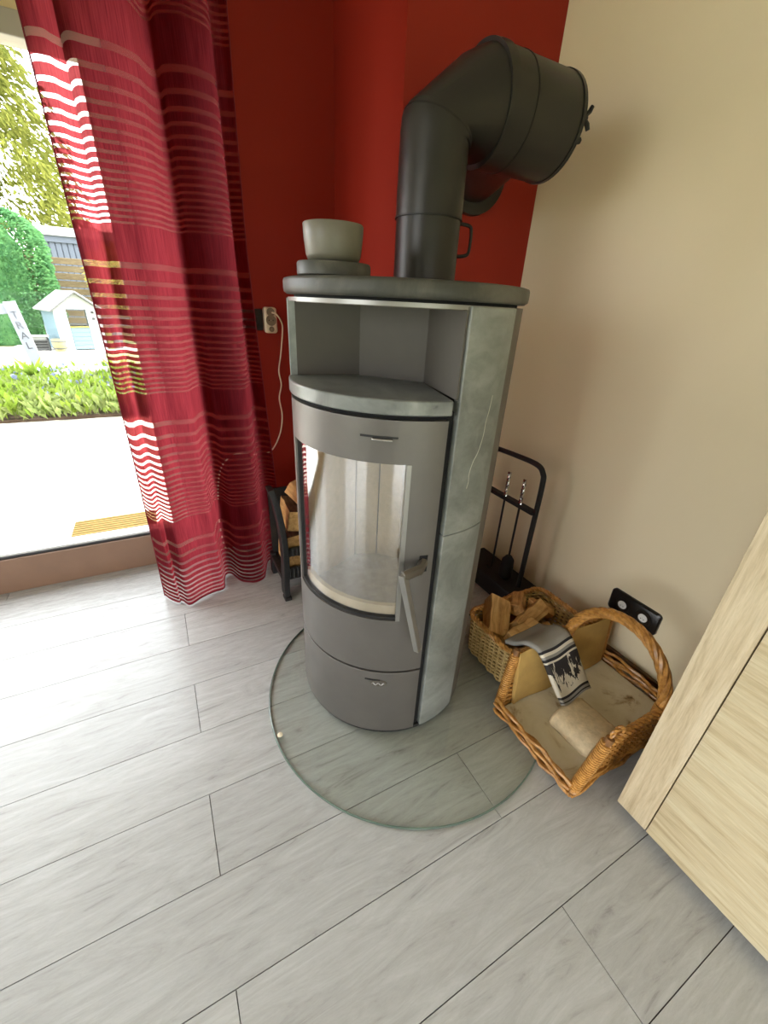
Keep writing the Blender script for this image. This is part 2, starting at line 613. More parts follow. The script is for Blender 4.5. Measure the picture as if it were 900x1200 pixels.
CHX, CHY = 0.768, 1.408
wb = MB()
wb.box(DOOR_X1, CHX + 0.02, WY, WY + 0.25, -0.12, CEIL)
wb.box(WX0, DOOR_X0, WY, WY + 0.25, -0.12, CEIL)
wb = struct(wb.build('wall_back', 'red_wall'), 'dark red wall with the garden door')
MB().box(DOOR_X0, DOOR_X1, WY, WY + 0.25, DOOR_Z1, CEIL).build('lintel', 'lintel', wb)
struct(MB().box(CHX, WX1, CHY, WY + 0.25, 0, CEIL).build('wall_chimney', 'red_wall'), 'brick red chimney breast in the corner')
wr = struct(MB().box(WX1, WX1 + 0.25, WY0 - 0.25, WY + 0.25, -0.12, CEIL).build('wall_right', 'beige_wall'), 'plain warm beige wall')
struct(MB().box(WX0 - 0.3, WX1 + 0.3, WY0 - 0.3, WY + 0.3, CEIL, CEIL + 0.1).build('ceiling', 'ceiling'), 'cream ceiling')
wl = MB()
wl.box(WX0 - 0.25, WX0, WY0 - 0.25, LW[0], -0.12, CEIL)
wl.box(WX0 - 0.25, WX0, LW[1], WY + 0.25, -0.12, CEIL)
wl.box(WX0 - 0.25, WX0, LW[0], LW[1], -0.12, LW[2])
wl.box(WX0 - 0.25, WX0, LW[0], LW[1], LW[3], CEIL)
struct(wl.build('wall_left', 'white_wall'), 'cream wall with a window')
wn = MB()
wn.box(WX0, NW[0], WY0 - 0.25, WY0, -0.12, CEIL)
wn.box(NW[1], WX1, WY0 - 0.25, WY0, -0.12, CEIL)
wn.box(NW[0], NW[1], WY0 - 0.25, WY0, -0.12, NW[2])
wn.box(NW[0], NW[1], WY0 - 0.25, WY0, NW[3], CEIL)
struct(wn.build('wall_front', 'white_wall'), 'cream wall behind the viewer')


def window_unit(name, axis, a0, a1, z0, z1, pos, label):
    e = thing(name, label, None, kind='structure')

    def bx(u0, u1, w0, w1, d0=0.0, d1=0.06):
        if axis == 'y':
            return MB().box(pos - d1, pos - d0, u0, u1, w0, w1)
        return MB().box(u0, u1, pos - d1, pos - d0, w0, w1)
    t = 0.055
    mid = (a0 + a1) / 2
    for q in (bx(a0, a1, z0, z0 + t), bx(a0, a1, z1 - t, z1), bx(a0, a0 + t, z0 + t, z1 - t), bx(a1 - t, a1, z0 + t, z1 - t), bx(mid - t / 2, mid + t / 2, z0 + t, z1 - t)):
        q.build('frame', 'white_strip', e, bevel=0.004)
    for u0, u1 in ((a0 + t, mid - t / 2), (mid + t / 2, a1 - t)):
        bx(u0, u1, z0 + t, z1 - t, 0.026, 0.034).build('pane', 'door_glass', e)
    return e


window_unit('window_1', 'y', LW[0], LW[1], LW[2], LW[3], WX0 - 0.08, 'white window in the left wall')

window_unit('added_window', 'x', NW[0], NW[1], NW[2], NW[3], WY0 - 0.08, 'low wide window added behind the viewer as a light source')

# garden door: brown bottom rail, grey head, stile, glass pane
dr = thing('door_1', 'glazed garden door with brown bottom rail', None, (0, WY, 0), kind='structure')
MB().box(DOOR_X0, DOOR_X1, -0.018, 0.07, 0.0, 0.155).build('bottom_rail', 'frame_brown', dr, bevel=0.004)
MB().box(DOOR_X0, DOOR_X1, 0.0, 0.25, -0.13, -0.001).build('threshold', 'patio', dr)
MB().box(DOOR_X0, DOOR_X1, -0.010, 0.045, 0.155, 0.163).build('gasket', 'gasket', dr)
MB().box(DOOR_X0, DOOR_X1, 0.0, 0.06, 0.163, 0.172).build('glazing_bead', 'white_strip', dr)
MB().box(DOOR_X0, DOOR_X1, -0.012, 0.07, 1.772, DOOR_Z1).build('head_rail', 'frame_grey', dr, bevel=0.004)
MB().box(DOOR_X1 - 0.07, DOOR_X1, -0.012, 0.07, 0.172, 1.772).build('stile', 'frame_brown', dr, bevel=0.004)
MB().box(DOOR_X0, DOOR_X0 + 0.07, -0.012, 0.07, 0.172, 1.772).build('stile', 'frame_brown', dr, bevel=0.004)
MB().box(-1.36, -1.24, -0.012, 0.07, 0.172, 1.772).build('stile', 'frame_brown', dr, bevel=0.004)
MB().box(DOOR_X0 + 0.07, -1.36, 0.026, 0.034, 0.172, 1.772).build('pane', 'door_glass', dr)
MB().box(-1.24, DOOR_X1 - 0.07, 0.026, 0.034, 0.172, 1.772).build('pane', 'door_glass', dr)
struct(MB().box(WX1 - 0.014, WX1, 0.27, CHY, 0, 0.042).build('baseboard_right', 'baseboard', bevel=0.003), 'narrow brown wooden baseboard under the beige wall')

# ------------------------------------------------------------------ stove
TH = math.radians(-50)
SX, SY, SZ = 0.534, 0.923, 0.0075
stove = thing('wood_stove', 'round grey wood stove with glass door and soapstone sides standing on the glass plate', 'stove', (SX, SY, SZ), TH)


def pol(r, a):
    a = math.radians(a)
    return (r * math.sin(a), -r * math.cos(a))


DL, DR = -59, 42.6
MB().lathe([(0.252, 0.0), (0.258, 0.002), (0.258, 0.012), (0.25, 0.014)], 64).build('base_plate', 'black', stove, True)
MB().arc(0.256, 0.263, 76.5, 272, 0.014, 1.148, 60).build('casing', 'steel_dark', stove, True)
# inner frame behind the door gaps, their shade put into its black
g = MB()
g.arc(0.236, 0.252, DR - 3, 47.5, 0.014, 0.955, 4)
g.arc(0.236, 0.252, -63, DL + 3, 0.014, 0.955, 4)
g.build('side_gap', 'dark_gap', stove)
MB().arc(0.225, 0.252, DL, DR, 0.925, 0.957, 24).build('upper_gap', 'dark_gap', stove)
MB().arc(0.225, 0.252, DL, DR, 0.235, 0.285, 24).build('lower_gap', 'dark_gap', stove)
# soapstone side panels
MB().arc(0.244, 0.268, 46.8, 75.8, 0.018, 0.672, 12).build('soapstone_tile', 'stone', stove, True, 0.0025)
MB().arc(0.244, 0.268, 46.8, 75.8, 0.6735, 1.147, 12).build('soapstone_tile', 'stone', stove, True, 0.0025)
MB().arc(0.244, 0.268, -87, -62.5, 0.018, 0.672, 12).build('soapstone_tile', 'stone', stove, True, 0.0025)
MB().arc(0.244, 0.268, -87, -62.5, 0.6735, 1.147, 12).build('soapstone_tile', 'stone', stove, True, 0.0025)
vn = []
for a_, z_ in ((66, 0.985), (65.2, 0.955), (64.0, 0.93), (63.6, 0.90), (61.5, 0.865), (59.0, 0.845), (57.6, 0.82), (57.9, 0.80), (57.2, 0.785)):
    vn.append(pol(0.2676, a_) + (z_,))
MB().tube(catmull(vn, 4), 0.0011, 5).build('stone_vein', 'vein', stove, True)
# slabs
MB().lathe([(0.264, 1.1535), (0.2705, 1.158), (0.2715, 1.165), (0.2715, 1.178), (0.2695, 1.183), (0.262, 1.185)], 80).build('top_slab', 'stone_top', stove, True, angle=60)
MB().arc(0.20, 0.2625, -88, 76, 1.1405, 1.148, 40).build('top_rim', 'steel_light', stove, True)
MB().lathe([(0.25, 1.146), (0.25, 1.1535)], 48).build('top_spacer', 'dark_gap', stove)
niche_b = [(0.068, -0.022), (-0.104, -0.018)]
front = [pol(0.270, -61 + (43.5 + 61) * i / 30) for i in range(31)]
sh = MB().prism(front + [(niche_b[0][0], niche_b[0][1]), (niche_b[1][0], niche_b[1][1])], 0.951, 0.981)
sh.build('shelf_slab', 'stone_shelf', stove, True, 0.003)
# niche: folded sheet-metal recess above the shelf
wp = [pol(0.262, 45.5), niche_b[0], niche_b[1], pol(0.250, -62)]
for i in range(3):
    a, b2 = Vector(wp[i] + (0,)), Vector(wp[i + 1] + (0,))
    d = (b2 - a).normalized()
    nrm = Vector((d.y, -d.x, 0))
    if nrm.y < 0:
        nrm = -nrm
    q = [a, b2, b2 + nrm * 0.004, a + nrm * 0.004]
    MB().prism([(p.x, p.y) for p in q], 0.9805, 1.146).build('niche_panel', 'niche', stove)
MB().lathe([(0.246, 1.139), (0.246, 1.1405)], 48).build('niche_ceiling', 'steel_dark', stove)
# door with a window opening
GL, GR, GB, GT = -46.5, 27.5, 0.437, 0.85
door = MB()
door.arc(0.250, 0.266, DL, DR, GT, 0.941, 40)
door.arc(0.250, 0.266, DL, DR, 0.262, GB, 40)
door.arc(0.250, 0.266, DL, GL, GB, GT, 6)
door.arc(0.250, 0.266, GR, DR, GB, GT, 10)
door = door.build('door', 'steel_grey', stove, True)
MB().arc(0.254, 0.257, GL, GR, GB, GT, 40).build('glass', 'stove_glass', door, True)
MB().arc(0.252, 0.2675, GR - 2.2, GR, GB, GT, 3).build('window_edge', 'steel_light', door, True)
MB().arc(0.250, 0.262, GL, GR - 2.2, GB, GB + 0.008, 30).build('window_edge', 'black', door, True)
MB().arc(0.250, 0.262, GL, GL + 0.8, GB, GT, 3).build('window_edge', 'black', door, True)
MB().arc(0.2655, 0.268, 4.0, 20.8, 0.904, 0.908, 8).build('vent_slot', 'black', door)
MB().arc(0.2655, 0.2735, 9.5, 18.5, 0.8995, 0.9035, 8).build('vent_lever', 'chrome', door, True, 0.001)
MB().arc(0.2655, 0.267, 35.2, 39.6, 0.583, 0.628, 6).build('latch_slot', 'dark_gap', door)
p1 = Vector(pol(0.262, 37.6) + (0.606,))
p2 = Vector(pol(0.288, 34.5) + (0.606,))
p3 = Vector(pol(0.310, 26.0) + (0.603,))
p4 = Vector(pol(0.310, 35.8) + (0.377,))
hd = MB()
hd.tube([p1, p2, p3 * 0.97 + p2 * 0.03], [0.012, 0.011, 0.010], 8, squash=1.3)
hd.build('handle_arm', 'steel_dark', door, True)
MB().tube([p3 + Vector((0, 0, 0.006)), p4], [0.0115, 0.0105], 4, squash=1.0).build('handle_bar', 'steel_light', door, False, 0.0015)
# drawer
dw = MB().arc(0.250, 0.266, DL, DR, 0.018, 0.2545, 40).build('ash_drawer', 'steel_grey', stove, True, 0.001)
em = MB()
pa = math.radians(18)
rs = []
for rr, dd in ((1.0, 0.266), (0.95, 0.269), (0.7, 0.2695), (0.6, 0.2675), (0.05, 0.2675)):
    ring = []
    for j in range(28):
        t = 2 * PI * j / 28
        aa = 18 + math.degrees(0.024 * rr * math.cos(t) / 0.266)
        x, y = pol(dd, aa)
        ring.append((x, y, 0.216 + 0.011 * rr * math.sin(t)))
    rs.append(ring)
em.rings(rs, True, False)
em.build('oval_emblem', 'steel_dark', dw, True)
MB().arc(0.2655, 0.2685, 10, 19, 0.2255, 0.2285, 6).build('emblem_bar', 'black', dw)
swirl = [pol(0.2685, 14 + 8 * i / 12) + (0.214 + 0.004 * math.sin(i * 1.3),) for i in range(13)]
MB().tube(swirl, 0.0013, 5).build('emblem_swirl', 'steel_light', dw, True)
# firebox
fb = [(-0.175, -0.135), (-0.13, 0.03), (-0.07, 0.065), (0.005, 0.07), (0.07, 0.06), (0.12, 0.02), (0.15, -0.155)]
for i in range(len(fb) - 1):
    a, b2 = Vector(fb[i] + (0,)), Vector(fb[i + 1] + (0,))
    d = (b2 - a).normalized()
    nrm = Vector((d.y, -d.x, 0))
    if nrm.dot(a + b2) < 0:
        nrm = -nrm
    ins = d * 0.0015
    q = [a + ins, b2 - ins, b2 - ins + nrm * 0.025, a + ins + nrm * 0.025]
    MB().prism([(p.x, p.y) for p in q], 0.41, 0.875).build('firebrick', 'firebrick', stove, bevel=0.002)
MB().lathe([(0.215, 0.395), (0.215, 0.41)], 40).build('hearth_floor', 'ash', stove)
MB().lathe([(0.215, 0.86), (0.215, 0.872)], 40).build('baffle_plate', 'firebrick', stove)
MB().arc(0.236, 0.2485, GL, GR, 0.411, 0.470, 24).build('log_guard', 'firebrick', stove, True)

# ------------------------------------------------------------------ flue pipe
PX, PY, PZ = 0.6416, 1.02, 1.15 + 0.041
R1, R2, AZ = 0.079, 0.1075, 1.56
pipe = thing('stove_pipe', 'black bent stove pipe rising from the stove to the red chimney', 'stove pipe', (PX, PY, SZ + 1.1855))
oz = -(SZ + 1.1855)


def ring(cx, cz, r, tilt, n=48, cy=0.0, yaw=0.0):
    """circle whose normal is tilted from +z towards +x by tilt degrees"""
    t = math.radians(tilt)
    ax = Vector((math.cos(t), 0, -math.sin(t)))
    out = []
    for j in range(n):
        a = 2 * PI * j / n
        p = Vector((0, 0, 0)) + ax * (r * math.cos(a)) + Vector((0, 1, 0)) * (r * math.sin(a))
        out.append((cx + p.x, cy + p.y, cz + oz + p.z))
    return out


MB().rings([ring(0, SZ + 1.1855, R1 - 0.002, 0), ring(0, 1.338, R1 - 0.002, 0)]).build('lower_pipe', 'pipe', pipe, True)
MB().rings([ring(0, 1.3345, R1 + 0.0016, 0), ring(0, 1.338, R1 + 0.0016, 0)]).build('pipe_seam', 'pipe_seam', pipe, True)
MB().rings([ring(0, 1.336, R1, 0), ring(0, 1.485, R1, 12), ring(0.002, 1.492, R1 + 0.003, 20), ring(0.005, 1.501, R1 + 0.003, 22)]).build('upper_pipe', 'pipe', pipe, True)
MB().rings([ring(0.004, 1.4985, R1 + 0.0036, 22), ring(0.0055, 1.5015, R1 + 0.0036, 22)]).build('pipe_seam', 'pipe_seam', pipe, True)
# mitred elbow: three gores
MB().rings([ring(0.005, 1.500, R1, 22), ring(0.010, 1.508, R1 + 0.001, 25), ring(0.098, AZ - 0.016, R2 - 0.006, 64), ring(0.116, AZ - 0.002, R2 - 0.003, 84)]).build('elbow', 'pipe', pipe, True, angle=18)
MB().rings([ring(0.112, AZ, R2 + 0.0015, 85), ring(0.122, AZ, R2 + 0.003, 90), ring(0.132, AZ, R2 + 0.003, 90), ring(0.134, AZ, R2, 90)]).build('elbow_collar', 'pipe', pipe, True)
MB().rings([ring(0.132, AZ, R2, 90), ring(0.186, AZ, R2, 90)]).build('tee_sleeve', 'pipe', pipe, True)
MB().rings([ring(0.185, AZ, R2 + 0.0012, 90), ring(0.1885, AZ, R2 + 0.0012, 90)]).build('pipe_seam', 'pipe_seam', pipe, True)
MB().rings([ring(0.186, AZ, R2 - 0.001, 90), ring(0.326, AZ, R2 - 0.001, 90), ring(0.330, AZ, R2 - 0.001, 90)]).build('tee_body', 'pipe', pipe, True)
cap = MB().rings([ring(0.328, AZ, R2 + 0.0015, 90), ring(0.338, AZ, R2 + 0.0015, 90), ring(0.341, AZ, R2 - 0.004, 90)]).build('end_cap', 'pipe', pipe, True)
wn_ = MB()
wc = Vector((0.352, -0.088, AZ + oz + 0.004))
wn_.tube([wc + Vector((-0.014, 0, 0)), wc + Vector((0.010, 0, 0))], 0.0055, 8)
for s in (-1, 1):
    wn_.tube([wc, wc + Vector((0.012, -0.004, s * 0.012)), wc + Vector((0.016, -0.006, s * 0.022))], [0.005, 0.0055, 0.0045], 6)
wn_.build('wing_nut', 'black', cap, True)
wc2 = Vector((0.350, -0.082, AZ + oz - 0.036))
MB().tube([wc2 + Vector((-0.012, 0, 0)), wc2 + Vector((0.010, 0, 0))], 0.007, 6).build('cap_bolt', 'black', cap)
# branch into the chimney breast
bs = Vector((0.235, 0.02, AZ + oz))
be = Vector((0.405, CHY - PY - 0.002, AZ + oz + 0.005))
MB().tube([bs, bs.lerp(be, 0.5), be], [0.092, 0.094, 0.096], 40).build('wall_branch', 'pipe', pipe, True)
bd = Vector((0, 1, 0))
MB().tube([be - Vector((0, 0.02, 0)), be - Vector((0, 0.015, 0)), be + Vector((0, 0.001, 0))], [0.108, 0.128, 0.13], 40).build('wall_rosette', 'pipe', pipe, True)
# damper handle loop
ha = math.radians(-5)
hp = [(R1 - 0.004, -0.015, 1.335), (R1 + 0.026, -0.022, 1.333), (R1 + 0.034, -0.024, 1.322), (R1 + 0.034, -0.024, 1.283), (R1 + 0.026, -0.022, 1.270), (R1 - 0.004, -0.015, 1.266)]
MB().tube([(x, y, z + oz) for x, y, z in catmull(hp, 5)], 0.0042, 8).build('damper_handle', 'black', pipe, True)

# ------------------------------------------------------------------ stone disc and bowl on the stove
TOPZ = SZ + 1.1855
tag(MB().lathe([(0.069, 0), (0.0735, 0.003), (0.0735, 0.022), (0.071, 0.0255)], 48).build('stone_disc', 'stone_top', None, True, angle=50),
    'flat round soapstone disc lying on the stove top under the bowl', 'stone disc').location = (0.352, 0.9, TOPZ)
bw = [(0.040, 0.0), (0.050, 0.003), (0.054, 0.012), (0.0575, 0.040), (0.0585, 0.062), (0.057, 0.064), (0.0545, 0.062), (0.053, 0.040), (0.048, 0.012), (0.02, 0.008), (0.001, 0.008)]
tag(MB().lathe(bw, 48).build('bowl', 'bowl', None, True, angle=50), 'small grey stoneware bowl standing on the stone disc', 'bowl').location = (0.351, 0.9, TOPZ + 0.026)

# ------------------------------------------------------------------ glass floor plate
gp = thing('floor_plate', 'round clear glass hearth plate on the floor under the stove', 'hearth plate', (0.577, 0.835, 0))
MB().lathe([(0.449, 0.0006), (0.449, 0.0064)], 128).build('glass_sheet', 'plate_glass', gp, True)
eg = MB()
n = 128
rr_ = []
for r_, z_ in ((0.4492, 0.0004), (0.4520, 0.001), (0.4530, 0.0035), (0.4520, 0.006), (0.4492, 0.0068)):
    rr_.append([(r_ * math.cos(2 * PI * j / n), r_ * math.sin(2 * PI * j / n), z_) for j in range(n)])
eg.rings(rr_, True, False)
eg.build('polished_edge', 'plate_edge', gp, True)
# clear bumper dot
b_ = MB().lathe([(0.008, 0.0068), (0.0075, 0.009), (0.004, 0.0105), (0.0008, 0.011)], 16)
o = b_.build('bumper_dot', 'socket_white', gp, True)
o.location = (-0.437, -0.018, 0)

# ------------------------------------------------------------------ curtain
path = [(-0.135, 1.635), (-0.118, 1.600), (-0.098, 1.590), (-0.088, 1.625), (-0.074, 1.640), (-0.066, 1.600), (-0.045, 1.562), (-0.005, 1.572), (0.045, 1.568), (0.085, 1.590),
        (0.105, 1.650), (0.122, 1.690), (0.145, 1.680), (0.160, 1.620), (0.190, 1.596), (0.225, 1.590), (0.265, 1.600), (0.288, 1.650), (0.300, 1.720), (0.325, 1.715), (0.345, 1.690)]
pathb = [(-0.130, 1.650), (-0.116, 1.610), (-0.092, 1.585), (-0.075, 1.580), (-0.068, 1.585), (-0.056, 1.570), (-0.040, 1.548), (0.000, 1.572), (0.050, 1.585), (0.100, 1.595),
         (0.115, 1.650), (0.128, 1.700), (0.150, 1.690), (0.172, 1.630), (0.200, 1.606), (0.240, 1.590), (0.282, 1.600), (0.302, 1.660), (0.325, 1.740), (0.365, 1.745), (0.400, 1.715)]
path = [(x, 1.6 + (y - 1.6) * 0.75) for x, y in path]
pa_ = catmull([(x, y, 0) for x, y in path], 8)
pb_ = catmull([(x, y, 0) for x, y in pathb], 8)
ZN = 70
rings_ = []
for i in range(ZN + 1):
    z = 0.008 + (2.40 - 0.008) * i / ZN
    w = max(0.0, 1 - z / 1.3)
    rng_ = []
    for j, (a, b2) in enumerate(zip(pa_, pb_)):
        p = a.lerp(b2, w)
        p.y += 0.006 * math.sin(z * 3.1 + j * 0.21)
        p.x += 0.006 * math.sin(z * 2.3 + j * 0.13)
        p.z = z + (0.0015 * math.sin(j * 0.35) if i else 0.0015 * (1 + math.sin(j * 0.35)))
        rng_.append(tuple(p))
    rings_.append(rng_)
cu = thing('curtain', 'long red striped sheer curtain hanging beside the garden door', 'curtain')
cb = MB().rings(rings_, False, False).build('fabric', 'curtain', cu, True, angle=180)
MB().tube([Vector(p) for p in rings_[0]], 0.003, 5).build('hem', 'hem', cu, True)
MB().tube([Vector(r[0]) for r in rings_], 0.002, 5).build('selvedge', 'hem', cu, True)
MB().tube([Vector(r[-1]) for r in rings_], 0.002, 5).build('selvedge', 'hem', cu, True)
struct(MB().box(-1.8, 0.5, 1.60, 1.70, 2.39, CEIL).build('trim_1', 'white_strip'), 'ceiling rail that carries the curtain')

# ------------------------------------------------------------------ sockets and cord on the red wall
def rounded(w, h, r, n=5):
    pts = []
    for cx, cy, a0 in ((w / 2 - r, h / 2 - r, 0), (-w / 2 + r, h / 2 - r, 90), (-w / 2 + r, -h / 2 + r, 180), (w / 2 - r, -h / 2 + r, 270)):
        for i in range(n + 1):
            a = math.radians(a0 + 90 * i / n)
            pts.append((cx + r * math.cos(a), cy + r * math.sin(a)))
    return pts


def plate(w, h, d, r, inset=0.002):
    """rounded plate in the xz plane facing -y, back at y=0"""
    b = MB()
    o_, i_ = rounded(w, h, r), rounded(w - 2 * inset, h - 2 * inset, r)
    b.rings([[(x, 0, z) for x, z in o_], [(x, -d + inset, z) for x, z in o_], [(x, -d, z) for x, z in i_]])
    return b


def well(r, d=0.0025):
    b = MB()
    rs = []
    for rr, y in ((r * 1.12, 0), (r * 1.1, -0.0015), (r, -0.0015), (r * 0.96, 0.0), (0.001, 0.0)):
        rs.append([(rr * math.cos(2 * PI * j / 24), y, rr * math.sin(2 * PI * j / 24)) for j in range(24)])
    b.rings(rs, True, False)
    return b


sk = thing('wall_socket', 'black wall socket plate on the dark red wall beside the curtain', 'socket', (0.395, WY, 1.068))
plate(0.082, 0.082, 0.012, 0.006).build('cover_plate', 'socket_black', sk, True)
o = well(0.021).build('socket_well', 'socket_black', sk, True)
o.location = (-0.002, -0.0122, 0)
ad = thing('socket_adapter', 'cream socket adapter on the dark red wall with a plug cord', 'adapter', (0.4655, WY, 1.068))
plate(0.052, 0.100, 0.034, 0.012, 0.006).build('housing', 'socket_white', ad, True)
for zz, rr in ((0.031, 0.015), (0.0, 0.019), (-0.034, 0.010)):
    o = well(rr).build('socket_well', 'socket_hole', ad, True)
    o.location = (0, -0.0345, zz)
for s in (-1, 1):
    o = MB().lathe([(0.0022, 0), (0.0022, 0.001)], 10).build('pin_hole', 'dark_gap', ad)
    o.rotation_euler = (PI / 2, 0, 0)
    o.location = (s * 0.0085, -0.0346, 0)
cp = [(0.468, 1.905, 1.098), (0.485, 1.895, 1.092), (0.507, 1.905, 1.06), (0.513, 1.925, 1.02), (0.502, 1.935, 0.93), (0.490, 1.938, 0.86), (0.497, 1.938, 0.80), (0.484, 1.938, 0.74), (0.492, 1.938, 0.66),
      (0.478, 1.938, 0.58), (0.442, 1.936, 0.51), (0.400, 1.93, 0.485), (0.345, 1.92, 0.49), (0.25, 1.915, 0.50), (0.18, 1.92, 0.42), (0.15, 1.93, 0.2), (0.155, 1.925, 0.03), (0.19, 1.90, 0.0036), (0.25, 1.87, 0.0036)]
tag(MB().tube(catmull(cp, 6), 0.0032, 8).build('power_cord', 'socket_white', None, True), 'thin cream power cord dangling from the socket adapter', 'cord')

# ------------------------------------------------------------------ log rack and its logs
rk = thing('log_rack', 'black cast iron log rack on the floor between curtain and stove', 'log rack', (0.335, 1.43, 0))


def bow(x):
    # curved side frame: front bow rising to the back-left, with feet
    pts = catmull([(-0.026, 0.03, 0.50), (-0.012, 0.02, 0.44), (0.0, 0.006, 0.34), (0.006, 0.0, 0.24), (0.006, 0.002, 0.14), (0.002, 0.004, 0.06), (0.0, -0.006, 0.012)], 5)
    b = MB()
    rs = []
    for p in pts:
        rs.append([(x + p.x - 0.012, p.y - 0.006, p.z), (x + p.x + 0.012, p.y - 0.006, p.z), (x + p.x + 0.012, p.y + 0.05, p.z), (x + p.x - 0.012, p.y + 0.05, p.z)])
    b.rings(rs)
    return b


bow(0.0).build('side_frame', 'iron', rk, False, 0.003)
bow(0.27).build('side_frame', 'iron', rk, False, 0.003)
for x in (0.0, 0.27):
    MB().box(x - 0.015, x + 0.015, -0.022, 0.02, 0, 0.016).build('foot', 'iron', rk, bevel=0.004)
    MB().box(x - 0.012, x + 0.012, 0.20, 0.235, 0, 0.11).build('rear_leg', 'iron', rk, bevel=0.004)
    MB().box(x - 0.011, x + 0.011, 0.04, 0.22, 0.075, 0.10).build('side_bar', 'iron', rk, bevel=0.003)
for zz, hh in ((0.205, 0.036), (0.098, 0.05)):
    bar = MB().box(0.012, 0.258, 0.002, 0.012, zz, zz + hh).build('front_bar', 'iron', rk)
    for i in range(14):
        x = 0.02 + i * 0.0175
        MB().tube([(x, 0.001, zz + 0.001), (x, 0.001, zz + hh - 0.001)], 0.0055, 6).build('rib', 'iron', bar, True)
MB().box(0.0, 0.27, 0.012, 0.23, 0.085, 0.098).build('rack_floor', 'iron', rk)
MB().box(0.0, 0.27, 0.222, 0.232, 0.10, 0.42).build('rack_back', 'iron', rk)


def log(name, poly, L, mats, label, group, loc, rot, cat='log', jit=0.004, bark=()):
    """split log: polygon in yz swept along x; faces listed in bark get the bark slot"""
    b = MB()
    N = 6
    rs = []
    for i in range(N + 1):
        x = -L / 2 + L * i / N
        ring_ = []
        for (y, z) in poly:
            ring_.append((x + (random.uniform(-jit, jit) if i in (0, N) else 0), y + random.uniform(-jit, jit), z + random.uniform(-jit, jit)))
        rs.append(ring_)
    b.rings(rs)
    n_ = len(poly)
    for fi in range(N * n_):
        if fi % n_ in bark:
            b.m[fi] = 1
    o_ = b.build(name, mats, None, False, 0.0015, 1)
    o_.location = loc
    o_.rotation_euler = rot
    return tag(o_, label, cat, group)


def wedge(r):
    return [(-r * 0.9, -r * 0.35), (r * 0.9, -r * 0.4), (r * 0.55, r * 0.45), (-r * 0.1, r * 0.8), (-r * 0.7, r * 0.35)]


def block(w, h):
    return [(-w / 2, -h / 2), (w / 2, -h / 2 * 0.9), (w / 2 * 0.95, h / 2), (-w / 2 * 0.9, h / 2 * 0.85)]


gl = 'firewood in the iron rack'
RY = 1.545
for (w, h, x, z, roll, lab) in ((0.085, 0.085, 0.395, 0.150, 0.1, 'split log lowest in the iron rack next to its left frame'),
                                (0.090, 0.080, 0.487, 0.147, -0.15, 'split log lowest in the iron rack close to the stove'),
                                (0.095, 0.085, 0.408, 0.245, -0.2, 'split log behind the upper ribbed bar of the iron rack'),
                                (0.085, 0.090, 0.506, 0.243, 0.15, 'split log in the middle of the iron rack close to the stove'),
                                (0.100, 0.090, 0.422, 0.344, 0.12, 'wide split log upper left in the iron rack'),
                                (0.080, 0.080, 0.523, 0.336, -0.2, 'split log upper right in the iron rack')):
    log('firewood_log', block(w, h), 0.175, ['log', 'bark'], lab, gl, (x, RY, z), (roll, 0, PI / 2 - 0.05), bark=(2,))
log('firewood_log', wedge(0.045), 0.16, ['log_dark', 'bark'], 'small log lying on top of the pile in the iron rack', gl, (0.452, RY, 0.423), (0.2, 0, PI / 2 + 0.1), bark=(3,))

# ------------------------------------------------------------------ fire tool stand
ts = thing('tool_stand', 'black tube fire tool stand against the beige wall behind the stove', 'tool stand', (1.235, 1.11, 0))
MB().box(-0.075, 0.075, -0.15, 0.21, 0.0, 0.085).build('base', 'black', ts, bevel=0.006)
fp = catmull([(0, -0.11, 0.08), (0, -0.11, 0.30), (0, -0.11, 0.55), (0, -0.10, 0.605), (0, -0.06, 0.628), (0, 0.06, 0.628), (0, 0.15, 0.624)], 8)
MB().tube(fp, 0.0105, 10).build('frame', 'black', ts, True)
MB().tube(catmull([(0, 0.15, 0.624), (0, 0.185, 0.60), (0, 0.19, 0.55), (0, 0.19, 0.08)], 6), 0.0105, 10).build('rear_post', 'black', ts, True)
MB().box(-0.022, 0.010, -0.11, 0.19, 0.432, 0.448).build('cross_bar', 'black', ts, bevel=0.003)


def tool(name, y, label, head):
    e = thing(name, label, 'fire tool', (1.222, 1.11 + y, 0), group='fire tools on the black stand')
    MB().tube([(0, 0, 0.095), (0, 0, 0.455)], 0.0045, 8).build('rod', 'black', e, True)
    b = MB()
    for s in range(3):
        pts = []
        for i in range(25):
            a = i * 0.62 + s * 2 * PI / 3
            pts.append((0.0042 * math.cos(a), 0.0042 * math.sin(a), 0.45 + 0.105 * i / 24))
        b.tube(pts, 0.0042, 6)
    b.build('twisted_handle', 'chrome', e, True)
    head(e)
    return e


tool('fire_brush', -0.035, 'fire tool with twisted chrome handle hanging nearer the tube post', lambda e: MB().lathe([(0.02, 0.088), (0.03, 0.10), (0.026, 0.18), (0.012, 0.20)], 16).build('brush_head', 'dark_gap', e, True))
tool('fire_poker', 0.052, 'fire tool with twisted chrome handle hanging nearer the stove', lambda e: MB().tube([(0, 0, 0.12), (0, 0, 0.092), (-0.02, 0, 0.092), (-0.03, 0, 0.108)], 0.0045, 6).build('hook', 'black', e, True))


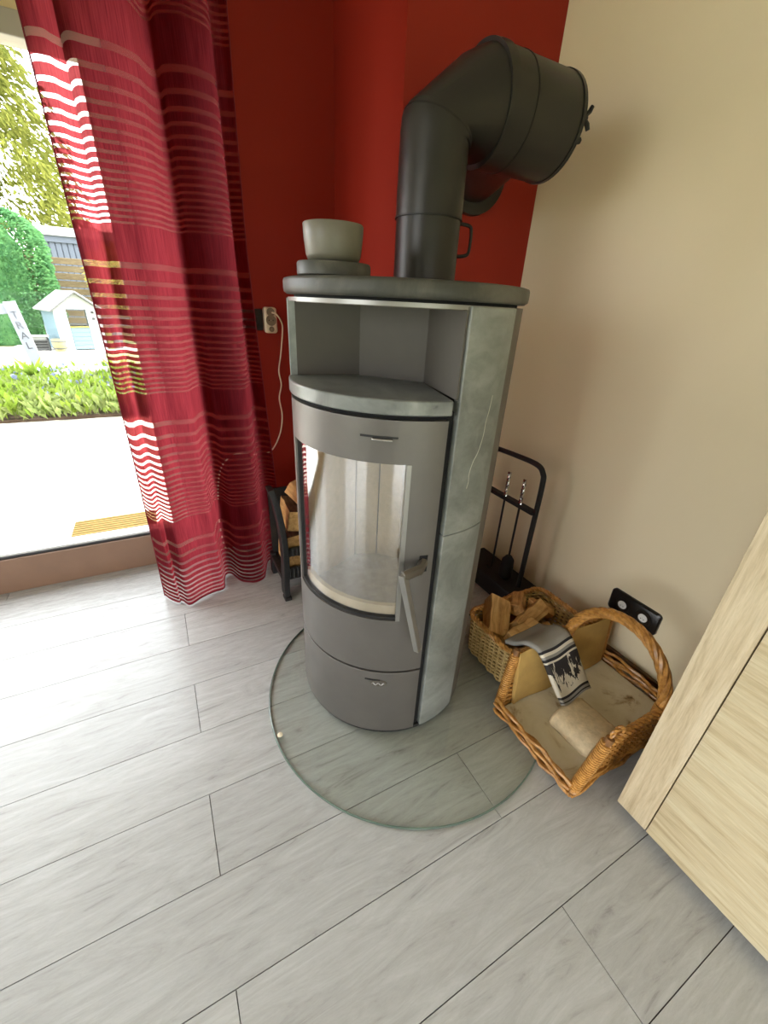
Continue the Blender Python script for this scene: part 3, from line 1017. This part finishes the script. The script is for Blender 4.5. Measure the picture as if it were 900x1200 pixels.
# ------------------------------------------------------------------ wicker
def weave(path, z0, z1, r, stake, amp, lean=0.0, closed=True, skip=None):
    """rows of rods woven in and out of stakes along a plan path"""
    P = [Vector((x, y, 0)) for x, y in path]
    if closed:
        P.append(P[0])
    seg = [(P[i + 1] - P[i]).length for i in range(len(P) - 1)]
    Ltot = sum(seg)
    n_ = max(4, int(Ltot / stake / 2) * 2)

    def at(s):
        s = min(max(s, 0), Ltot - 1e-6)
        for i, q in enumerate(seg):
            if s <= q:
                d = (P[i + 1] - P[i]).normalized()
                return P[i] + d * s, Vector((d.y, -d.x, 0))
            s -= q
        return P[-1], Vector((1, 0, 0))
    b = MB()
    rows = max(2, int((z1 - z0) / (r * 1.75)))
    for kx in range(rows):
        z = z0 + r + (z1 - z0 - 2 * r) * kx / max(1, rows - 1)
        pts = []
        for i in range(n_ * 2 + 1):
            p, nr = at(Ltot * i / (n_ * 2))
            off = amp * (math.sin(PI * i / 2 + (PI if kx % 2 else 0) + 0.0)) if True else 0
            q = p + nr * (off + lean * (z - z0))
            pts.append((q.x, q.y, z + random.uniform(-0.0012, 0.0012)))
        b.tube(pts, r, 5, cap=not closed)
    st_ = MB()
    for i in range(n_ if closed else n_ + 1):
        p, nr = at(Ltot * i / n_)
        q0, q1 = p, p + nr * lean * (z1 - z0)
        st_.tube([(q0.x, q0.y, z0), (q1.x, q1.y, z1)], r * 1.05, 5)
    return b, st_


def round_rect(x0, x1, y0, y1, r, n=4):
    pts = []
    for cx, cy, a0 in ((x1 - r, y1 - r, 0), (x0 + r, y1 - r, 90), (x0 + r, y0 + r, 180), (x1 - r, y0 + r, 270)):
        for i in range(n + 1):
            a = math.radians(a0 + 90 * i / n)
            pts.append((cx + r * math.cos(a), cy + r * math.sin(a)))
    return pts


def twisted(path, R_, r, strands, turns, n=6):
    """rope of strands winding about a path of vectors"""
    P = [Vector(p) for p in path]
    b = MB()
    frames = []
    prev = None
    for i in range(len(P)):
        d = (P[min(i + 1, len(P) - 1)] - P[max(i - 1, 0)]).normalized()
        a = d.cross(Vector((0.31, 0.2, 0.93))) if prev is None else prev - d * prev.dot(d)
        a.normalize()
        prev = a
        frames.append((a, d.cross(a)))
    for s in range(strands):
        pts = []
        for i, p in enumerate(P):
            t = 2 * PI * (s / strands + turns * i / (len(P) - 1))
            a, c_ = frames[i]
            pts.append(p + a * (R_ * math.cos(t)) + c_ * (R_ * math.sin(t)))
        b.tube(pts, r, n)
    return b


# firewood basket
BX0, BX1, BY0, BY1, BH = 0.862, 1.205, 0.662, 0.872, 0.165
fbk = thing('firewood_basket', 'straw wicker basket full of split wood beside the stove', 'basket', (0, 0, 0.0078))
pth = round_rect(BX0, BX1, BY0, BY1, 0.035)
pth.reverse()
bw_, bs_ = weave(pth, 0.004, BH - 0.008, 0.0042, 0.021, 0.0045, -0.06)
tag(bw_.build('weave', 'wicker_pale', fbk, True), kind='stuff')
tag(bs_.build('stakes', 'wicker_pale', fbk, True), kind='stuff')
rimp = [Vector((x, y, BH - 0.004)) for x, y in round_rect(BX0 - 0.009, BX1 + 0.009, BY0 - 0.009, BY1 + 0.009, 0.04, 6)]
rp = []
for i in range(len(rimp)):
    a, b2 = rimp[i], rimp[(i + 1) % len(rimp)]
    m_ = max(1, int((b2 - a).length / 0.01))
    rp += [a.lerp(b2, j / m_) for j in range(m_)]
rp.append(rp[0])
twisted(rp, 0.0055, 0.0058, 3, 26).build('braided_rim', 'wicker', fbk, True)
MB().prism(round_rect(BX0 + 0.004, BX1 - 0.004, BY0 + 0.004, BY1 - 0.004, 0.03), 0.0, 0.008).build('bottom', 'wicker_dark', fbk)
fg = 'split wood in the straw basket'
logs = [  # poly, L, loc, rot, label, material
    (block(0.09, 0.07), 0.26, (1.03, 0.722, 0.050), (0.1, 0, 0.1), 'split log at the bottom of the straw basket', 'log_dark'),
    (block(0.085, 0.06), 0.20, (1.05, 0.818, 0.055), (0.2, 0.1, -0.1), 'split log along the far side of the straw basket', 'log_dark'),
    (block(0.085, 0.060), 0.155, (0.930, 0.812, 0.140), (0.35, -0.36, 0.85), 'large split log leaning on the stove side rim of the straw basket', 'log'),
    (block(0.060, 0.045), 0.165, (1.055, 0.772, 0.132), (0.5, -0.12, 0.25), 'light split stick lying across the middle of the straw basket', 'log'),
    (wedge(0.040), 0.12, (1.06, 0.850, 0.138), (0.2, 0.15, 0.7), 'short dark wedge of wood at the far rim of the straw basket', 'log_dark'),
    (wedge(0.036), 0.10, (1.145, 0.806, 0.115), (1.2, 0.35, -0.3), 'small wood wedge at the wall end of the straw basket', 'log'),
    (block(0.058, 0.042), 0.135, (0.968, 0.716, 0.140), (0.2, -0.04, 0.12), 'short split stick near the front rim of the straw basket', 'log'),
    (wedge(0.026), 0.075, (0.915, 0.757, 0.118), (0.8, -0.5, 1.2), 'tiny wood chip between the sticks at the stove end of the straw basket', 'log'),
]
for po, L, lo_, ro_, lab, mt in logs:
    lo_ = (lo_[0], lo_[1], lo_[2] + (0.022 if lo_[2] > 0.1 else 0.012))
    log('firewood_log', po, L, [mt, 'bark'], lab, fg, lo_, ro_, bark=(0,))
# wicker carrier
cx0, cx1, cy0, cy1 = 0.775, 1.275, 0.318, 0.605
ca = thing('wicker_carrier', 'honey wicker log carrier with twisted handle standing in front of the beige wall', 'basket', (0, 0, 0.0078))
MB().box(cx0 + 0.012, cx1 - 0.012, cy0 + 0.01, cy1 - 0.01, 0.010, 0.022).build('base_board', 'base_board', ca, bevel=0.004)
for (pts, nm) in (([(cx0, cy0), (cx0, cy1)], 'end_rim'), ([(cx1, cy1), (cx1, cy0)], 'end_rim'), ([(cx0, cy1), (cx1, cy1)], 'side_rim'), ([(cx1, cy0), (cx0, cy0)], 'side_rim')):
    e = None
    A_, B_ = Vector(pts[0] + (0,)), Vector(pts[1] + (0,))
    d = (B_ - A_).normalized()
    nr = Vector((d.y, -d.x, 0))
    bb = MB()
    for kx in range(6):
        zz = 0.006 + 0.0095 * kx
        line = []
        for i in range(23):
            p = A_.lerp(B_, i / 22)
            line.append(p - nr * (0.004 * math.sin(i * 0.9 + kx * 2.1) + 0.0015 * random.uniform(-1, 1)) - nr * (0.006 if kx % 2 else -0.003) + Vector((0, 0, zz + 0.004 * math.sin(i * 0.45 + kx))))
        bb.tube(line, 0.0052, 6)
    tag(bb.build(nm, 'wicker', ca, True), kind='stuff')
SH = 0.212
for yy, sgn in ((cy0, -1), (cy1, 1)):
    wv, stk = weave([(cx0 + 0.035, yy), (cx1 - 0.02, yy)] if sgn < 0 else [(cx1 - 0.02, yy), (cx0 + 0.035, yy)], 0.05, SH - 0.012, 0.0048, 0.024, 0.005, 0.10 * (1 if sgn < 0 else 1), closed=False)
    tag(wv.build('side_weave', 'wicker', ca, True), kind='stuff')
    tag(stk.build('side_stakes', 'wicker', ca, True), kind='stuff')
    yo = yy + sgn * 0.016
    rimpts = [Vector((cx0 + 0.045 + (cx1 - cx0 - 0.055) * i / 60, yo, SH - 0.006)) for i in range(61)]
    twisted(rimpts, 0.0055, 0.006, 3, 9).build('top_rim', 'wicker', ca, True)
    for px_, xt in ((cx0 + 0.008, cx0 + 0.052), (cx1 - 0.008, cx1 - 0.004)):
        a, b2 = Vector((px_, yy, 0.012)), Vector((xt, yo, SH + 0.014))
        post = MB().tube([a, b2], 0.0105, 10).build('corner_post', 'wicker_dark', ca, True)
        hx = []
        d = (b2 - a)
        ax1 = d.normalized().cross(Vector((0, 1, 0))).normalized()
        ax2 = d.normalized().cross(ax1)
        for i in range(26 * 10 + 1):
            t = i / (26 * 10)
            an = 2 * PI * i / 10
            hx.append(a + d * (0.06 + 0.86 * t) + ax1 * (0.0125 * math.cos(an)) + ax2 * (0.0125 * math.sin(an)))
        MB().tube(hx, 0.0041, 5).build('wrapping', 'wicker', post, True)
# curl at the front post
cl = [Vector((cx0 + 0.055, cy0 - 0.014, SH + 0.006)) + Vector((0.024 * (1 - math.cos(t)) , 0.0, 0.026 * math.sin(t))) for t in [i * PI / 12 for i in range(13)]]
twisted(cl, 0.003, 0.0036, 2, 2).build('rim_curl', 'wicker', ca, True)
# canvas liner on the inside of the far side, and the near side
li = MB()
rows_ = []
for i in range(13):
    x = cx0 + 0.05 + (cx1 - cx0 - 0.075) * i / 12
    y0_ = cy1 - 0.010 + 0.004 * math.sin(i * 1.1)
    rows_.append([(x, y0_ - 0.012, 0.026), (x, y0_ - 0.006 + 0.003 * math.sin(i * 1.7), 0.12), (x, y0_ + 0.006, SH + 0.006), (x, y0_ + 0.010, SH + 0.009), (x, y0_ + 0.012, 0.12), (x, y0_ - 0.004, 0.026)])
li.rings(rows_)
li.build('canvas_liner', 'liner', ca, True, angle=60)
# twisted handle arch
hx_ = 1.05
arch = []
for i in range(61):
    t = PI * i / 60
    y = 0.4615 + 0.158 * math.cos(t) * (1 - 0.06 * math.sin(t))
    z = 0.185 + 0.188 * math.sin(t) ** 0.85
    arch.append(Vector((hx_ + 0.012 * math.sin(t), y, z)))
twisted(arch, 0.0088, 0.0085, 5, 3.2, 7).build('handle', 'wicker', ca, True)
for yy, sgn in ((cy0 - 0.016, -1), (cy1 + 0.016, 1)):
    hp_ = []
    for i in range(6 * 12 + 1):
        an = 2 * PI * i / 12
        hp_.append(Vector((hx_ + 0.021 * math.cos(an), yy + sgn * 0.002 + 0.021 * math.sin(an), 0.185 + 0.032 * i / 72)))
    MB().tube(hp_, 0.0035, 5).build('handle_binding', 'wicker', ca, True)

# briquette in the carrier
br = MB()
rs = []
for i in range(15):
    y = -0.065 + 0.13 * i / 14
    ring_ = []
    for (x, z) in [(-0.062, 0.0), (0.07, 0.0), (0.074, 0.012), (0.072, 0.040), (0.055, 0.050), (-0.02, 0.052), (-0.05, 0.048), (-0.066, 0.034), (-0.070, 0.016)]:
        s_ = 0.93 if i in (0, 14) else 1.0
        ring_.append((x * s_ + random.uniform(-0.0012, 0.0012), y, z * s_ + random.uniform(-0.0012, 0.0012) * (z > 0)))
    rs.append(ring_)
br.rings(rs)
o = tag(br.build('fuel_briquette', 'briquette', None, True, angle=60), 'pale rounded fuel briquette lying in the wicker carrier', 'briquette')
o.location = (0.945, 0.425, 0.0305)
o.rotation_euler = (0, 0, 0.06)

# towel draped over the far side of the carrier
prof = catmull([(0.0, 0.700, 0.196), (0.002, 0.668, 0.212), (0.004, 0.640, 0.236), (0.006, 0.615, 0.242), (0.009, 0.590, 0.236), (0.014, 0.562, 0.205), (0.020, 0.532, 0.160), (0.027, 0.505, 0.120), (0.032, 0.485, 0.094)], 6)
NU = 14
me = bpy.data.meshes.new('towel')
vs, uvs, fs = [], [], []
for i, p in enumerate(prof):
    t = i / (len(prof) - 1)
    wd = 0.165 - 0.03 * t
    for j in range(NU + 1):
        u = j / NU
        vs.append((0.955 + p.x - 0.02 * (1 - t) + (u - 0.5) * wd, p.y + 0.012 * (u - 0.5), p.z + 0.005 * math.sin(u * 7 + t * 3) * (0.3 + t)))
        uvs.append((u, t))
for i in range(len(prof) - 1):
    for j in range(NU):
        a = i * (NU + 1) + j
        fs.append((a, a + 1, a + NU + 2, a + NU + 1))
me.from_pydata(vs, [], fs)
ul = me.uv_layers.new(name='UVMap')
for lp in me.loops:
    ul.data[lp.index].uv = uvs[lp.vertex_index]
me.materials.append(M['towel'])
me.polygons.foreach_set('use_smooth', [True] * len(me.polygons))
tw = bpy.data.objects.new('towel', me)
C.objects.link(tw)
md = tw.modifiers.new('thick', 'SOLIDIFY')
md.thickness = 0.012
md.offset = 1.0
tag(tw, 'grey towel with dark leaf border draped over the wicker carrier side', 'towel')

# black double socket on the beige wall
ds = thing('wall_socket', 'black double wall socket on the beige wall behind the carrier handle', 'socket', (WX1, 0.583, 0.235), -PI / 2)
pl_ = plate(0.178, 0.086, 0.012, 0.014, 0.004)
pl_.build('cover_plate', 'socket_black', ds, True)
for s in (-1, 1):
    o = well(0.026).build('socket_well', 'socket_black', ds, True)
    o.location = (s * 0.038, -0.0122, 0)
    b = MB()
    rs = []
    for rr, y in ((0.0155, 0), (0.0155, -0.0012), (0.001, -0.0012)):
        rs.append([(rr * math.cos(2 * PI * j / 20), y, rr * 0.95 * math.sin(2 * PI * j / 20)) for j in range(20)])
    b.rings(rs, True, False)
    sh_ = b.build('child_shutter', 'white_strip', o, True)
    sh_.location = (0.0, -0.0004, 0)
    for q in (-1, 1):
        h_ = MB().tube([(q * 0.005, 0, -0.004), (q * 0.005, -0.0018, -0.004)], 0.0016, 8).build('pin_hole', 'dark_gap', ds)
        h_.location = (s * 0.038, -0.0128, 0)

# ------------------------------------------------------------------ sideboard
SBX, SBY, SBZ, SBT = 0.868, 0.2465, 0.03, 0.98
sb = thing('sideboard', 'pale oak sideboard with level-grained door standing along the beige wall', 'sideboard', (0, 0, 0))
MB().box(SBX, SBX + 0.022, 0.1715, SBY, SBZ, SBT).build('front_stile', 'oak_stile', sb, bevel=0.0012)
MB().box(SBX, SBX + 0.020, -0.62, 0.1690, SBZ, SBT - 0.03).build('door', 'oak_door', sb, bevel=0.0012)
MB().box(SBX, SBX + 0.020, -1.30, -0.623, SBZ, SBT - 0.03).build('door', 'oak_door', sb, bevel=0.0012)
MB().box(SBX + 0.0225, WX1 - 0.018, -1.30, SBY, SBZ + 0.004, SBT - 0.028).build('carcass', 'oak_stile', sb, bevel=0.001)
MB().box(SBX, WX1 - 0.018, -1.31, SBY + 0.004, SBT, SBT + 0.025).build('top_board', 'oak_door', sb, bevel=0.0015)
for yy in (0.16, -0.5, -1.2):
    for xx in (SBX + 0.06, WX1 - 0.09):
        MB().box(xx, xx + 0.04, yy, yy + 0.04, 0, SBZ + 0.006).build('foot', 'black', sb)

# ------------------------------------------------------------------ garden
GZ = -0.03
struct(MB().box(-9, 6, WY + 0.25, 5.12, GZ - 0.1, GZ).build('patio', 'patio'), 'sunlit pale concrete patio')
struct(MB().box(-14, 10, 5.12, 40, GZ - 0.12, GZ - 0.01).build('lawn', 'lawn'), 'pale sunlit lawn')
struct(MB().box(WX0 - 0.6, 10, -14, WY0 - 0.6, GZ - 0.12, GZ - 0.01).build('rear_lawn', 'lawn'), 'lawn behind the house')
struct(MB().box(-14, WX0 - 0.6, -14, 5.12, GZ - 0.12, GZ - 0.01).build('side_lawn', 'lawn'), 'lawn beside the house')
mt_ = thing('door_mat', 'ribbed yellow-brown mat lying outside the garden door', 'door mat', (-0.345, 2.44, GZ), 0.0)
MB().box(-0.20, 0.20, -0.15, 0.15, 0, 0.008).build('backing', 'soil', mt_)
for i in range(11):
    MB().box(-0.20, 0.20, -0.148 + i * 0.027, -0.148 + i * 0.027 + 0.021, 0.006, 0.016).build('rib', 'mat', mt_, bevel=0.003)


def leaf_cluster(name, mat, gen, count, size, parent, seed, elong=2.4, up=0.3):
    """many small bent leaves joined in one part; gen() gives a position and an outward direction"""
    rd = random.Random(seed)
    vs, fs = [], []
    for _ in range(count):
        p, d = gen(rd)
        d = Vector(d) + Vector((rd.uniform(-.6, .6), rd.uniform(-.6, .6), rd.uniform(-.6, .6) + up))
        d.normalize()
        s = d.cross(Vector((rd.uniform(-1, 1), rd.uniform(-1, 1), rd.uniform(-1, 1))))
        if s.length < 1e-3:
            continue
        s.normalize()
        L = size * rd.uniform(0.6, 1.3)
        w = L / elong / 2
        p = Vector(p)
        bend = Vector((0, 0, -L * 0.18))
        o_ = len(vs)
        vs += [tuple(p), tuple(p + d * L * 0.5 + s * w), tuple(p + d * L + bend), tuple(p + d * L * 0.5 - s * w)]
        fs += [(o_, o_ + 1, o_ + 2), (o_, o_ + 2, o_ + 3)]
    me = bpy.data.meshes.new(name)
    me.from_pydata(vs, [], fs)
    me.materials.append(M[mat])
    o_ = bpy.data.objects.new(name, me)
    C.objects.link(o_)
    o_.parent = parent
    o_['kind'] = 'stuff'
    return o_


# planted border along the patio
struct(MB().box(-4.5, 1.2, 5.10, 7.3, GZ - 0.05, GZ + 0.03).build('border_soil', 'soil'), 'soil of the planted border')


def carpet(x0, x1, y0, y1, h):
    def g(rd):
        return (rd.uniform(x0, x1), rd.uniform(y0, y1), GZ + 0.03 + rd.uniform(0, h)), (0, -0.3, 0.6)
    return g


bp = thing('border_plants', 'dense low green plants filling the border along the patio', 'plants', (0, 0, 0), kind='stuff')
leaf_cluster('foliage', 'leaf_pale', carpet(-3.2, 0.4, 5.0, 7.2, 0.12), 9000, 0.16, bp, 3, 3.5, 0.5)
leaf_cluster('bright_foliage', 'leaf_bright', carpet(-3.2, 0.4, 5.0, 7.2, 0.16), 5000, 0.15, bp, 4, 4.0, 0.6)
leaf_cluster('blossom', 'petal_blue', carpet(-3.0, 0.3, 5.2, 7.2, 0.26), 700, 0.06, bp, 5, 1.2, 0.2)
for i, (x, y, h, lab) in enumerate(((-1.35, 6.7, 0.42, 'upright bright green leafy plant left of the white post foot'), (-0.98, 5.95, 0.34, 'bright green broad-leaved plant in the border in front of the white post'),
                                    (-0.42, 6.5, 0.46, 'upright bright green plant in the border nearest the curtain'))):
    e = thing('leafy_plant', lab, 'plant', (x, y, GZ + 0.02), group='upright plants in the border')
    for j in range(16):
        a = j * 2.399
        ln = h * random.uniform(0.75, 1.1)
        dx, dy = math.cos(a), math.sin(a)
        sp_ = random.uniform(0.25, 0.6) * ln
        b = MB()
        row = []
        for q in range(6):
            t = q / 5
            w = 0.032 * math.sin(PI * min(1, 0.12 + t * 0.88)) + 0.002
            row.append([(dx * sp_ * t * t - dy * w, dy * sp_ * t * t + dx * w, ln * t * (1 - 0.15 * t)), (dx * sp_ * t * t, dy * sp_ * t * t, ln * t * (1 - 0.15 * t) - 0.004), (dx * sp_ * t * t + dy * w, dy * sp_ * t * t - dx * w, ln * t * (1 - 0.15 * t))])
        b.rings(row, False, False)
        b.build('leaf', 'leaf_bright', e, True)
st_o = MB()
rs = []
for i, (r_, z_) in enumerate(((0.30, 0.0), (0.33, 0.06), (0.27, 0.13), (0.12, 0.16), (0.01, 0.162))):
    rs.append([(r_ * math.cos(2 * PI * j / 18) * (1 + 0.12 * math.sin(j * 2.1)), r_ * 0.55 * math.sin(2 * PI * j / 18) * (1 + 0.1 * math.cos(j * 1.7)), z_) for j in range(18)])
st_o.rings(rs)
o = tag(st_o.build('garden_stone', 'rock', None, True), 'flat white stone lying among the border plants', 'stone')
o.location = (-0.78, 6.75, GZ + 0.13)

# white post with lettering
sg = thing('sign_post', 'white wooden sign post with pale letters standing in the border', 'sign post', (-1.405, 7.55, GZ), 0.0)
lean = Matrix.Rotation(math.radians(-7.5), 4, 'Y')
MB().box(-0.068, 0.068, -0.016, 0.016, 0.0, 1.0, lean).build('board', 'sign_paint', sg, bevel=0.006)
MB().box(-0.30, -0.05, 0.017, 0.045, 0.86, 0.98, lean).build('side_board', 'sign_paint', sg, bevel=0.006)
for i, ch in enumerate('TRAL'):
    fc = bpy.data.curves.new('letter', 'FONT')
    fc.body = ch
    fc.size = 0.125
    fc.align_x = 'CENTER'
    fc.extrude = 0.0015
    tmp = bpy.data.objects.new('letter', fc)
    C.objects.link(tmp)
    lm = bpy.data.meshes.new_from_object(tmp.evaluated_get(bpy.context.evaluated_depsgraph_get()))
    bpy.data.objects.remove(tmp)
    lm.materials.clear()
    lm.materials.append(M['ink'])
    fo = bpy.data.objects.new('letter', lm)
    C.objects.link(fo)
    fo.parent = sg
    fo.matrix_local = lean @ Matrix.Translation((0, -0.018, 0.80 - 0.125 * i)) @ Matrix.Rotation(PI / 2, 4, 'X')

# playhouse
ph_ = thing('playhouse', 'small white playhouse with light blue half door on the lawn', 'playhouse', (-1.40, 11.7, GZ), math.radians(24))
W2, D2, EH, AH = 0.42, 0.40, 0.80, 1.10


def gable(y0, y1, name):
    b = MB()
    pts = [(-W2, EH), (W2, EH), (0, AH)]
    b.rings([[(x, y0, z) for x, z in pts], [(x, y1, z) for x, z in pts]])
    b.build(name, 'white_paint', ph_)


gable(-D2, -D2 + 0.03, 'gable')
gable(D2 - 0.03, D2, 'gable')
MB().box(-W2, -0.20, -D2, -D2 + 0.03, 0, EH).build('front_wall', 'white_paint', ph_)
MB().box(0.16, W2, -D2, -D2 + 0.03, 0, EH).build('front_wall', 'white_paint', ph_)
MB().box(-W2, -W2 + 0.03, -D2 + 0.03, D2 - 0.03, 0, EH).build('side_wall', 'blue_paint', ph_)
MB().box(W2 - 0.03, W2, -D2 + 0.03, D2 - 0.03, 0, EH).build('side_wall', 'blue_paint', ph_)
MB().box(-W2, W2, D2 - 0.03, D2, 0, 0.45).build('rear_wall', 'white_paint', ph_)
hd_ = MB().box(-0.195, 0.155, -D2 + 0.004, -D2 + 0.026, 0.03, 0.45).build('half_door', 'blue_paint', ph_)
for i in range(5):
    MB().box(-0.19, 0.15, -D2 - 0.002, -D2 + 0.005, 0.04 + i * 0.08, 0.112 + i * 0.08).build('board', 'blue_paint', hd_)
MB().box(-0.20, 0.16, -D2 - 0.004, -D2 + 0.03, 0.45, 0.475).build('sill', 'leaf_gold', ph_)
for zz in (0.60, 0.72):
    MB().box(0.24, 0.30, -D2 - 0.006, -D2, zz, zz + 0.045).build('number_tile', 'crate', ph_)
for s in (-1, 1):
    ang = math.atan2(AH - EH, W2)
    b = MB()
    L_ = W2 / math.cos(ang) + 0.10
    Mx = Matrix.Translation((0, 0, AH + 0.01)) @ Matrix.Rotation(s * ang, 4, 'Y')
    b.box(0 if s > 0 else -L_, L_ if s > 0 else 0, -D2 - 0.09, D2 + 0.09, 0, 0.03, Mx)
    ro = b.build('roof_panel', 'white_paint', ph_)
    b = MB()
    b.box(0 if s > 0 else -L_, L_ if s > 0 else 0, -D2 - 0.11, -D2 - 0.088, -0.012, 0.012, Mx)
    b.build('roof_edge', 'roof_edge', ro)
struct(MB().box(-2.6, -0.3, 11.0, 12.6, GZ - 0.02, GZ + 0.008).build('play_slab', 'patio'), 'pale slab under the playhouse')
pt_ = thing('plant_pot', 'cream barrel pot standing in front of the playhouse', 'pot', (-1.66, 11.12, GZ + 0.01))
MB().lathe([(0.085, 0), (0.11, 0.06), (0.125, 0.16), (0.12, 0.235), (0.11, 0.235), (0.10, 0.20), (0.01, 0.20)], 24).build('body', 'pot', pt_, True)
for zz in (0.05, 0.18):
    MB().lathe([(0.118 if zz < 0.1 else 0.127, zz), (0.121 if zz < 0.1 else 0.130, zz + 0.01), (0.122 if zz < 0.1 else 0.127, zz + 0.022)], 24, cap=False).build('hoop', 'roof_edge', pt_, True)
cr = thing('crate', 'dark grey slatted crate left of the playhouse', 'crate', (-2.0, 11.35, GZ + 0.01), 0.1)
for i in range(4):
    MB().box(-0.14, 0.14, -0.10, 0.10, 0.02 + i * 0.05, 0.055 + i * 0.05).build('slat', 'crate', cr, bevel=0.004)
for sx_ in (-1, 1):
    MB().box(sx_ * 0.13 - 0.012, sx_ * 0.13 + 0.012, -0.108, 0.108, 0, 0.22).build('post', 'crate', cr)
MB().box(-0.17, 0.17, -0.12, 0.12, 0.26, 0.285).build('lid', 'white_paint', cr)
MB().box(-0.12, 0.12, -0.09, 0.09, 0.205, 0.262).build('filling', 'rock', cr)
tb = thing('toy_bin', 'turquoise bin standing right of the playhouse', 'bin', (-0.66, 11.7, GZ + 0.01), 0.25)
MB().lathe([(0.10, 0), (0.13, 0.42), (0.14, 0.44), (0.12, 0.44), (0.10, 0.04), (0.01, 0.03)], 4).build('body', 'teal', tb)
MB().box(-0.21, -0.095, -0.09, 0.08, 0, 0.40).build('side_box', 'leaf_pale', tb)

# fences, shed, hedge, trees
fc_ = thing('timber_fence', 'weathered timber fence of level boards behind the playhouse', 'fence', (0, 13.9, GZ))
for i in range(11):
    MB().box(-2.6, 0.9, -0.012 + (i % 2) * 0.006, 0.012 + (i % 2) * 0.006, 0.06 + i * 0.163, 0.06 + i * 0.163 + 0.135).build('board', 'pale_timber', fc_, bevel=0.004)
for x in (-2.3, -0.72, 0.6):
    MB().box(x - 0.05, x + 0.05, -0.05, -0.014, 0, 1.92).build('post', 'pale_timber', fc_, bevel=0.005)
shd = thing('garden_shed', 'blue-grey boarded shed beyond the timber fence', 'shed', (-1.1, 16.3, GZ))
MB().box(-1.2, 1.2, 0.03, 1.2, 0, 2.42).build('wall', 'shed_grey', shd)
for i in range(17):
    MB().box(-1.2 + i * 0.142, -1.2 + i * 0.142 + 0.118, 0.0, 0.035, 0, 2.42).build('board', 'shed_grey', shd, bevel=0.006)
MB().box(-1.35, 1.35, -0.12, 1.3, 2.45, 2.66).build('roof', 'white_paint', shd, bevel=0.01)
MB().box(-1.35, 1.35, -0.05, 0.0, 2.30, 2.45).build('fascia', 'shed_grey', shd)

he = thing('hedge', 'tall clipped green hedge left of the playhouse', 'hedge', (-2.75, 13.0, GZ))


def hedge_gen(rd):
    a, b = rd.uniform(0, 2 * PI), rd.random() ** 0.7
    ex = 1.05
    z = rd.uniform(0.0, 2.55)
    top = 1.0 if z < 1.9 else math.sqrt(max(0.0, 1 - ((z - 1.9) / 0.66) ** 2)) * 0.6 + 0.4
    r = (0.86 + 0.14 * rd.random()) * top
    x, y = math.cos(a), math.sin(a)
    x = math.copysign(abs(x) ** 0.7, x)
    y = math.copysign(abs(y) ** 0.7, y)
    if rd.random() < 0.2:
        rr = math.sqrt(rd.random()) * 0.6
        return (x * ex * rr, y * 0.7 * rr, 2.5), (0, 0, 1)
    return (x * ex * r, y * 0.7 * r, z), (x, y, 0.2)


leaf_cluster('foliage', 'leaf_hedge', hedge_gen, 16000, 0.10, he, 11, 2.0, 0.2)
b = MB().lathe([(0.6, 0.0), (0.62, 1.9), (0.4, 2.3), (0.05, 2.4)], 14)
b.build('core', 'leaf_hedge', he, True)


def conifer(name, label, x, y, h, r0, seed, mat, n):
    e = thing(name, label, 'tree', (x, y, GZ))
    MB().tube([(0, 0, 0), (0.05, 0, h * 0.5), (0, 0, h * 0.97)], [0.22, 0.14, 0.03], 8).build('trunk', 'trunk', e, True)

    def g(rd):
        z = h * (0.04 + 0.95 * rd.random() ** 1.25)
        t = 1 - z / h
        a = rd.uniform(0, 2 * PI)
        lob = 0.72 + 0.28 * math.sin(a * 5 + z * 3.3) * math.sin(z * 2.6 + a)
        r = r0 * (t ** 0.8) * lob * (0.55 + 0.45 * math.sqrt(rd.random()))
        return (r * math.cos(a), r * math.sin(a), z - 0.25 * r), (math.cos(a), math.sin(a), -0.6)
    leaf_cluster('foliage', mat, g, n, 0.24, e, seed, 2.6, 0.0)
    return e


conifer('conifer_tree', 'tall golden green conifer rising behind the hedge', -4.3, 23.0, 13.2, 5.2, 21, 'leaf_conifer', 30000)
sh2 = thing('golden_shrub', 'loose golden leaved shrub in front of the timber fence', 'shrub', (-0.35, 13.2, GZ))
MB().tube([(0, 0, 0), (0.02, 0, 0.8), (-0.05, 0, 1.5)], [0.04, 0.03, 0.012], 6).build('stem', 'trunk', sh2, True)


def shr(rd):
    a, b_2 = rd.uniform(0, 2 * PI), rd.uniform(-1, 1)
    r = 0.72 * rd.random() ** 0.4
    q = math.sqrt(1 - b_2 * b_2)
    return (r * q * math.cos(a), r * 0.6 * q * math.sin(a), 1.45 + r * b_2), (q * math.cos(a), q * math.sin(a), b_2)


leaf_cluster('foliage', 'leaf_gold', shr, 2600, 0.11, sh2, 31, 2.2, 0.1)
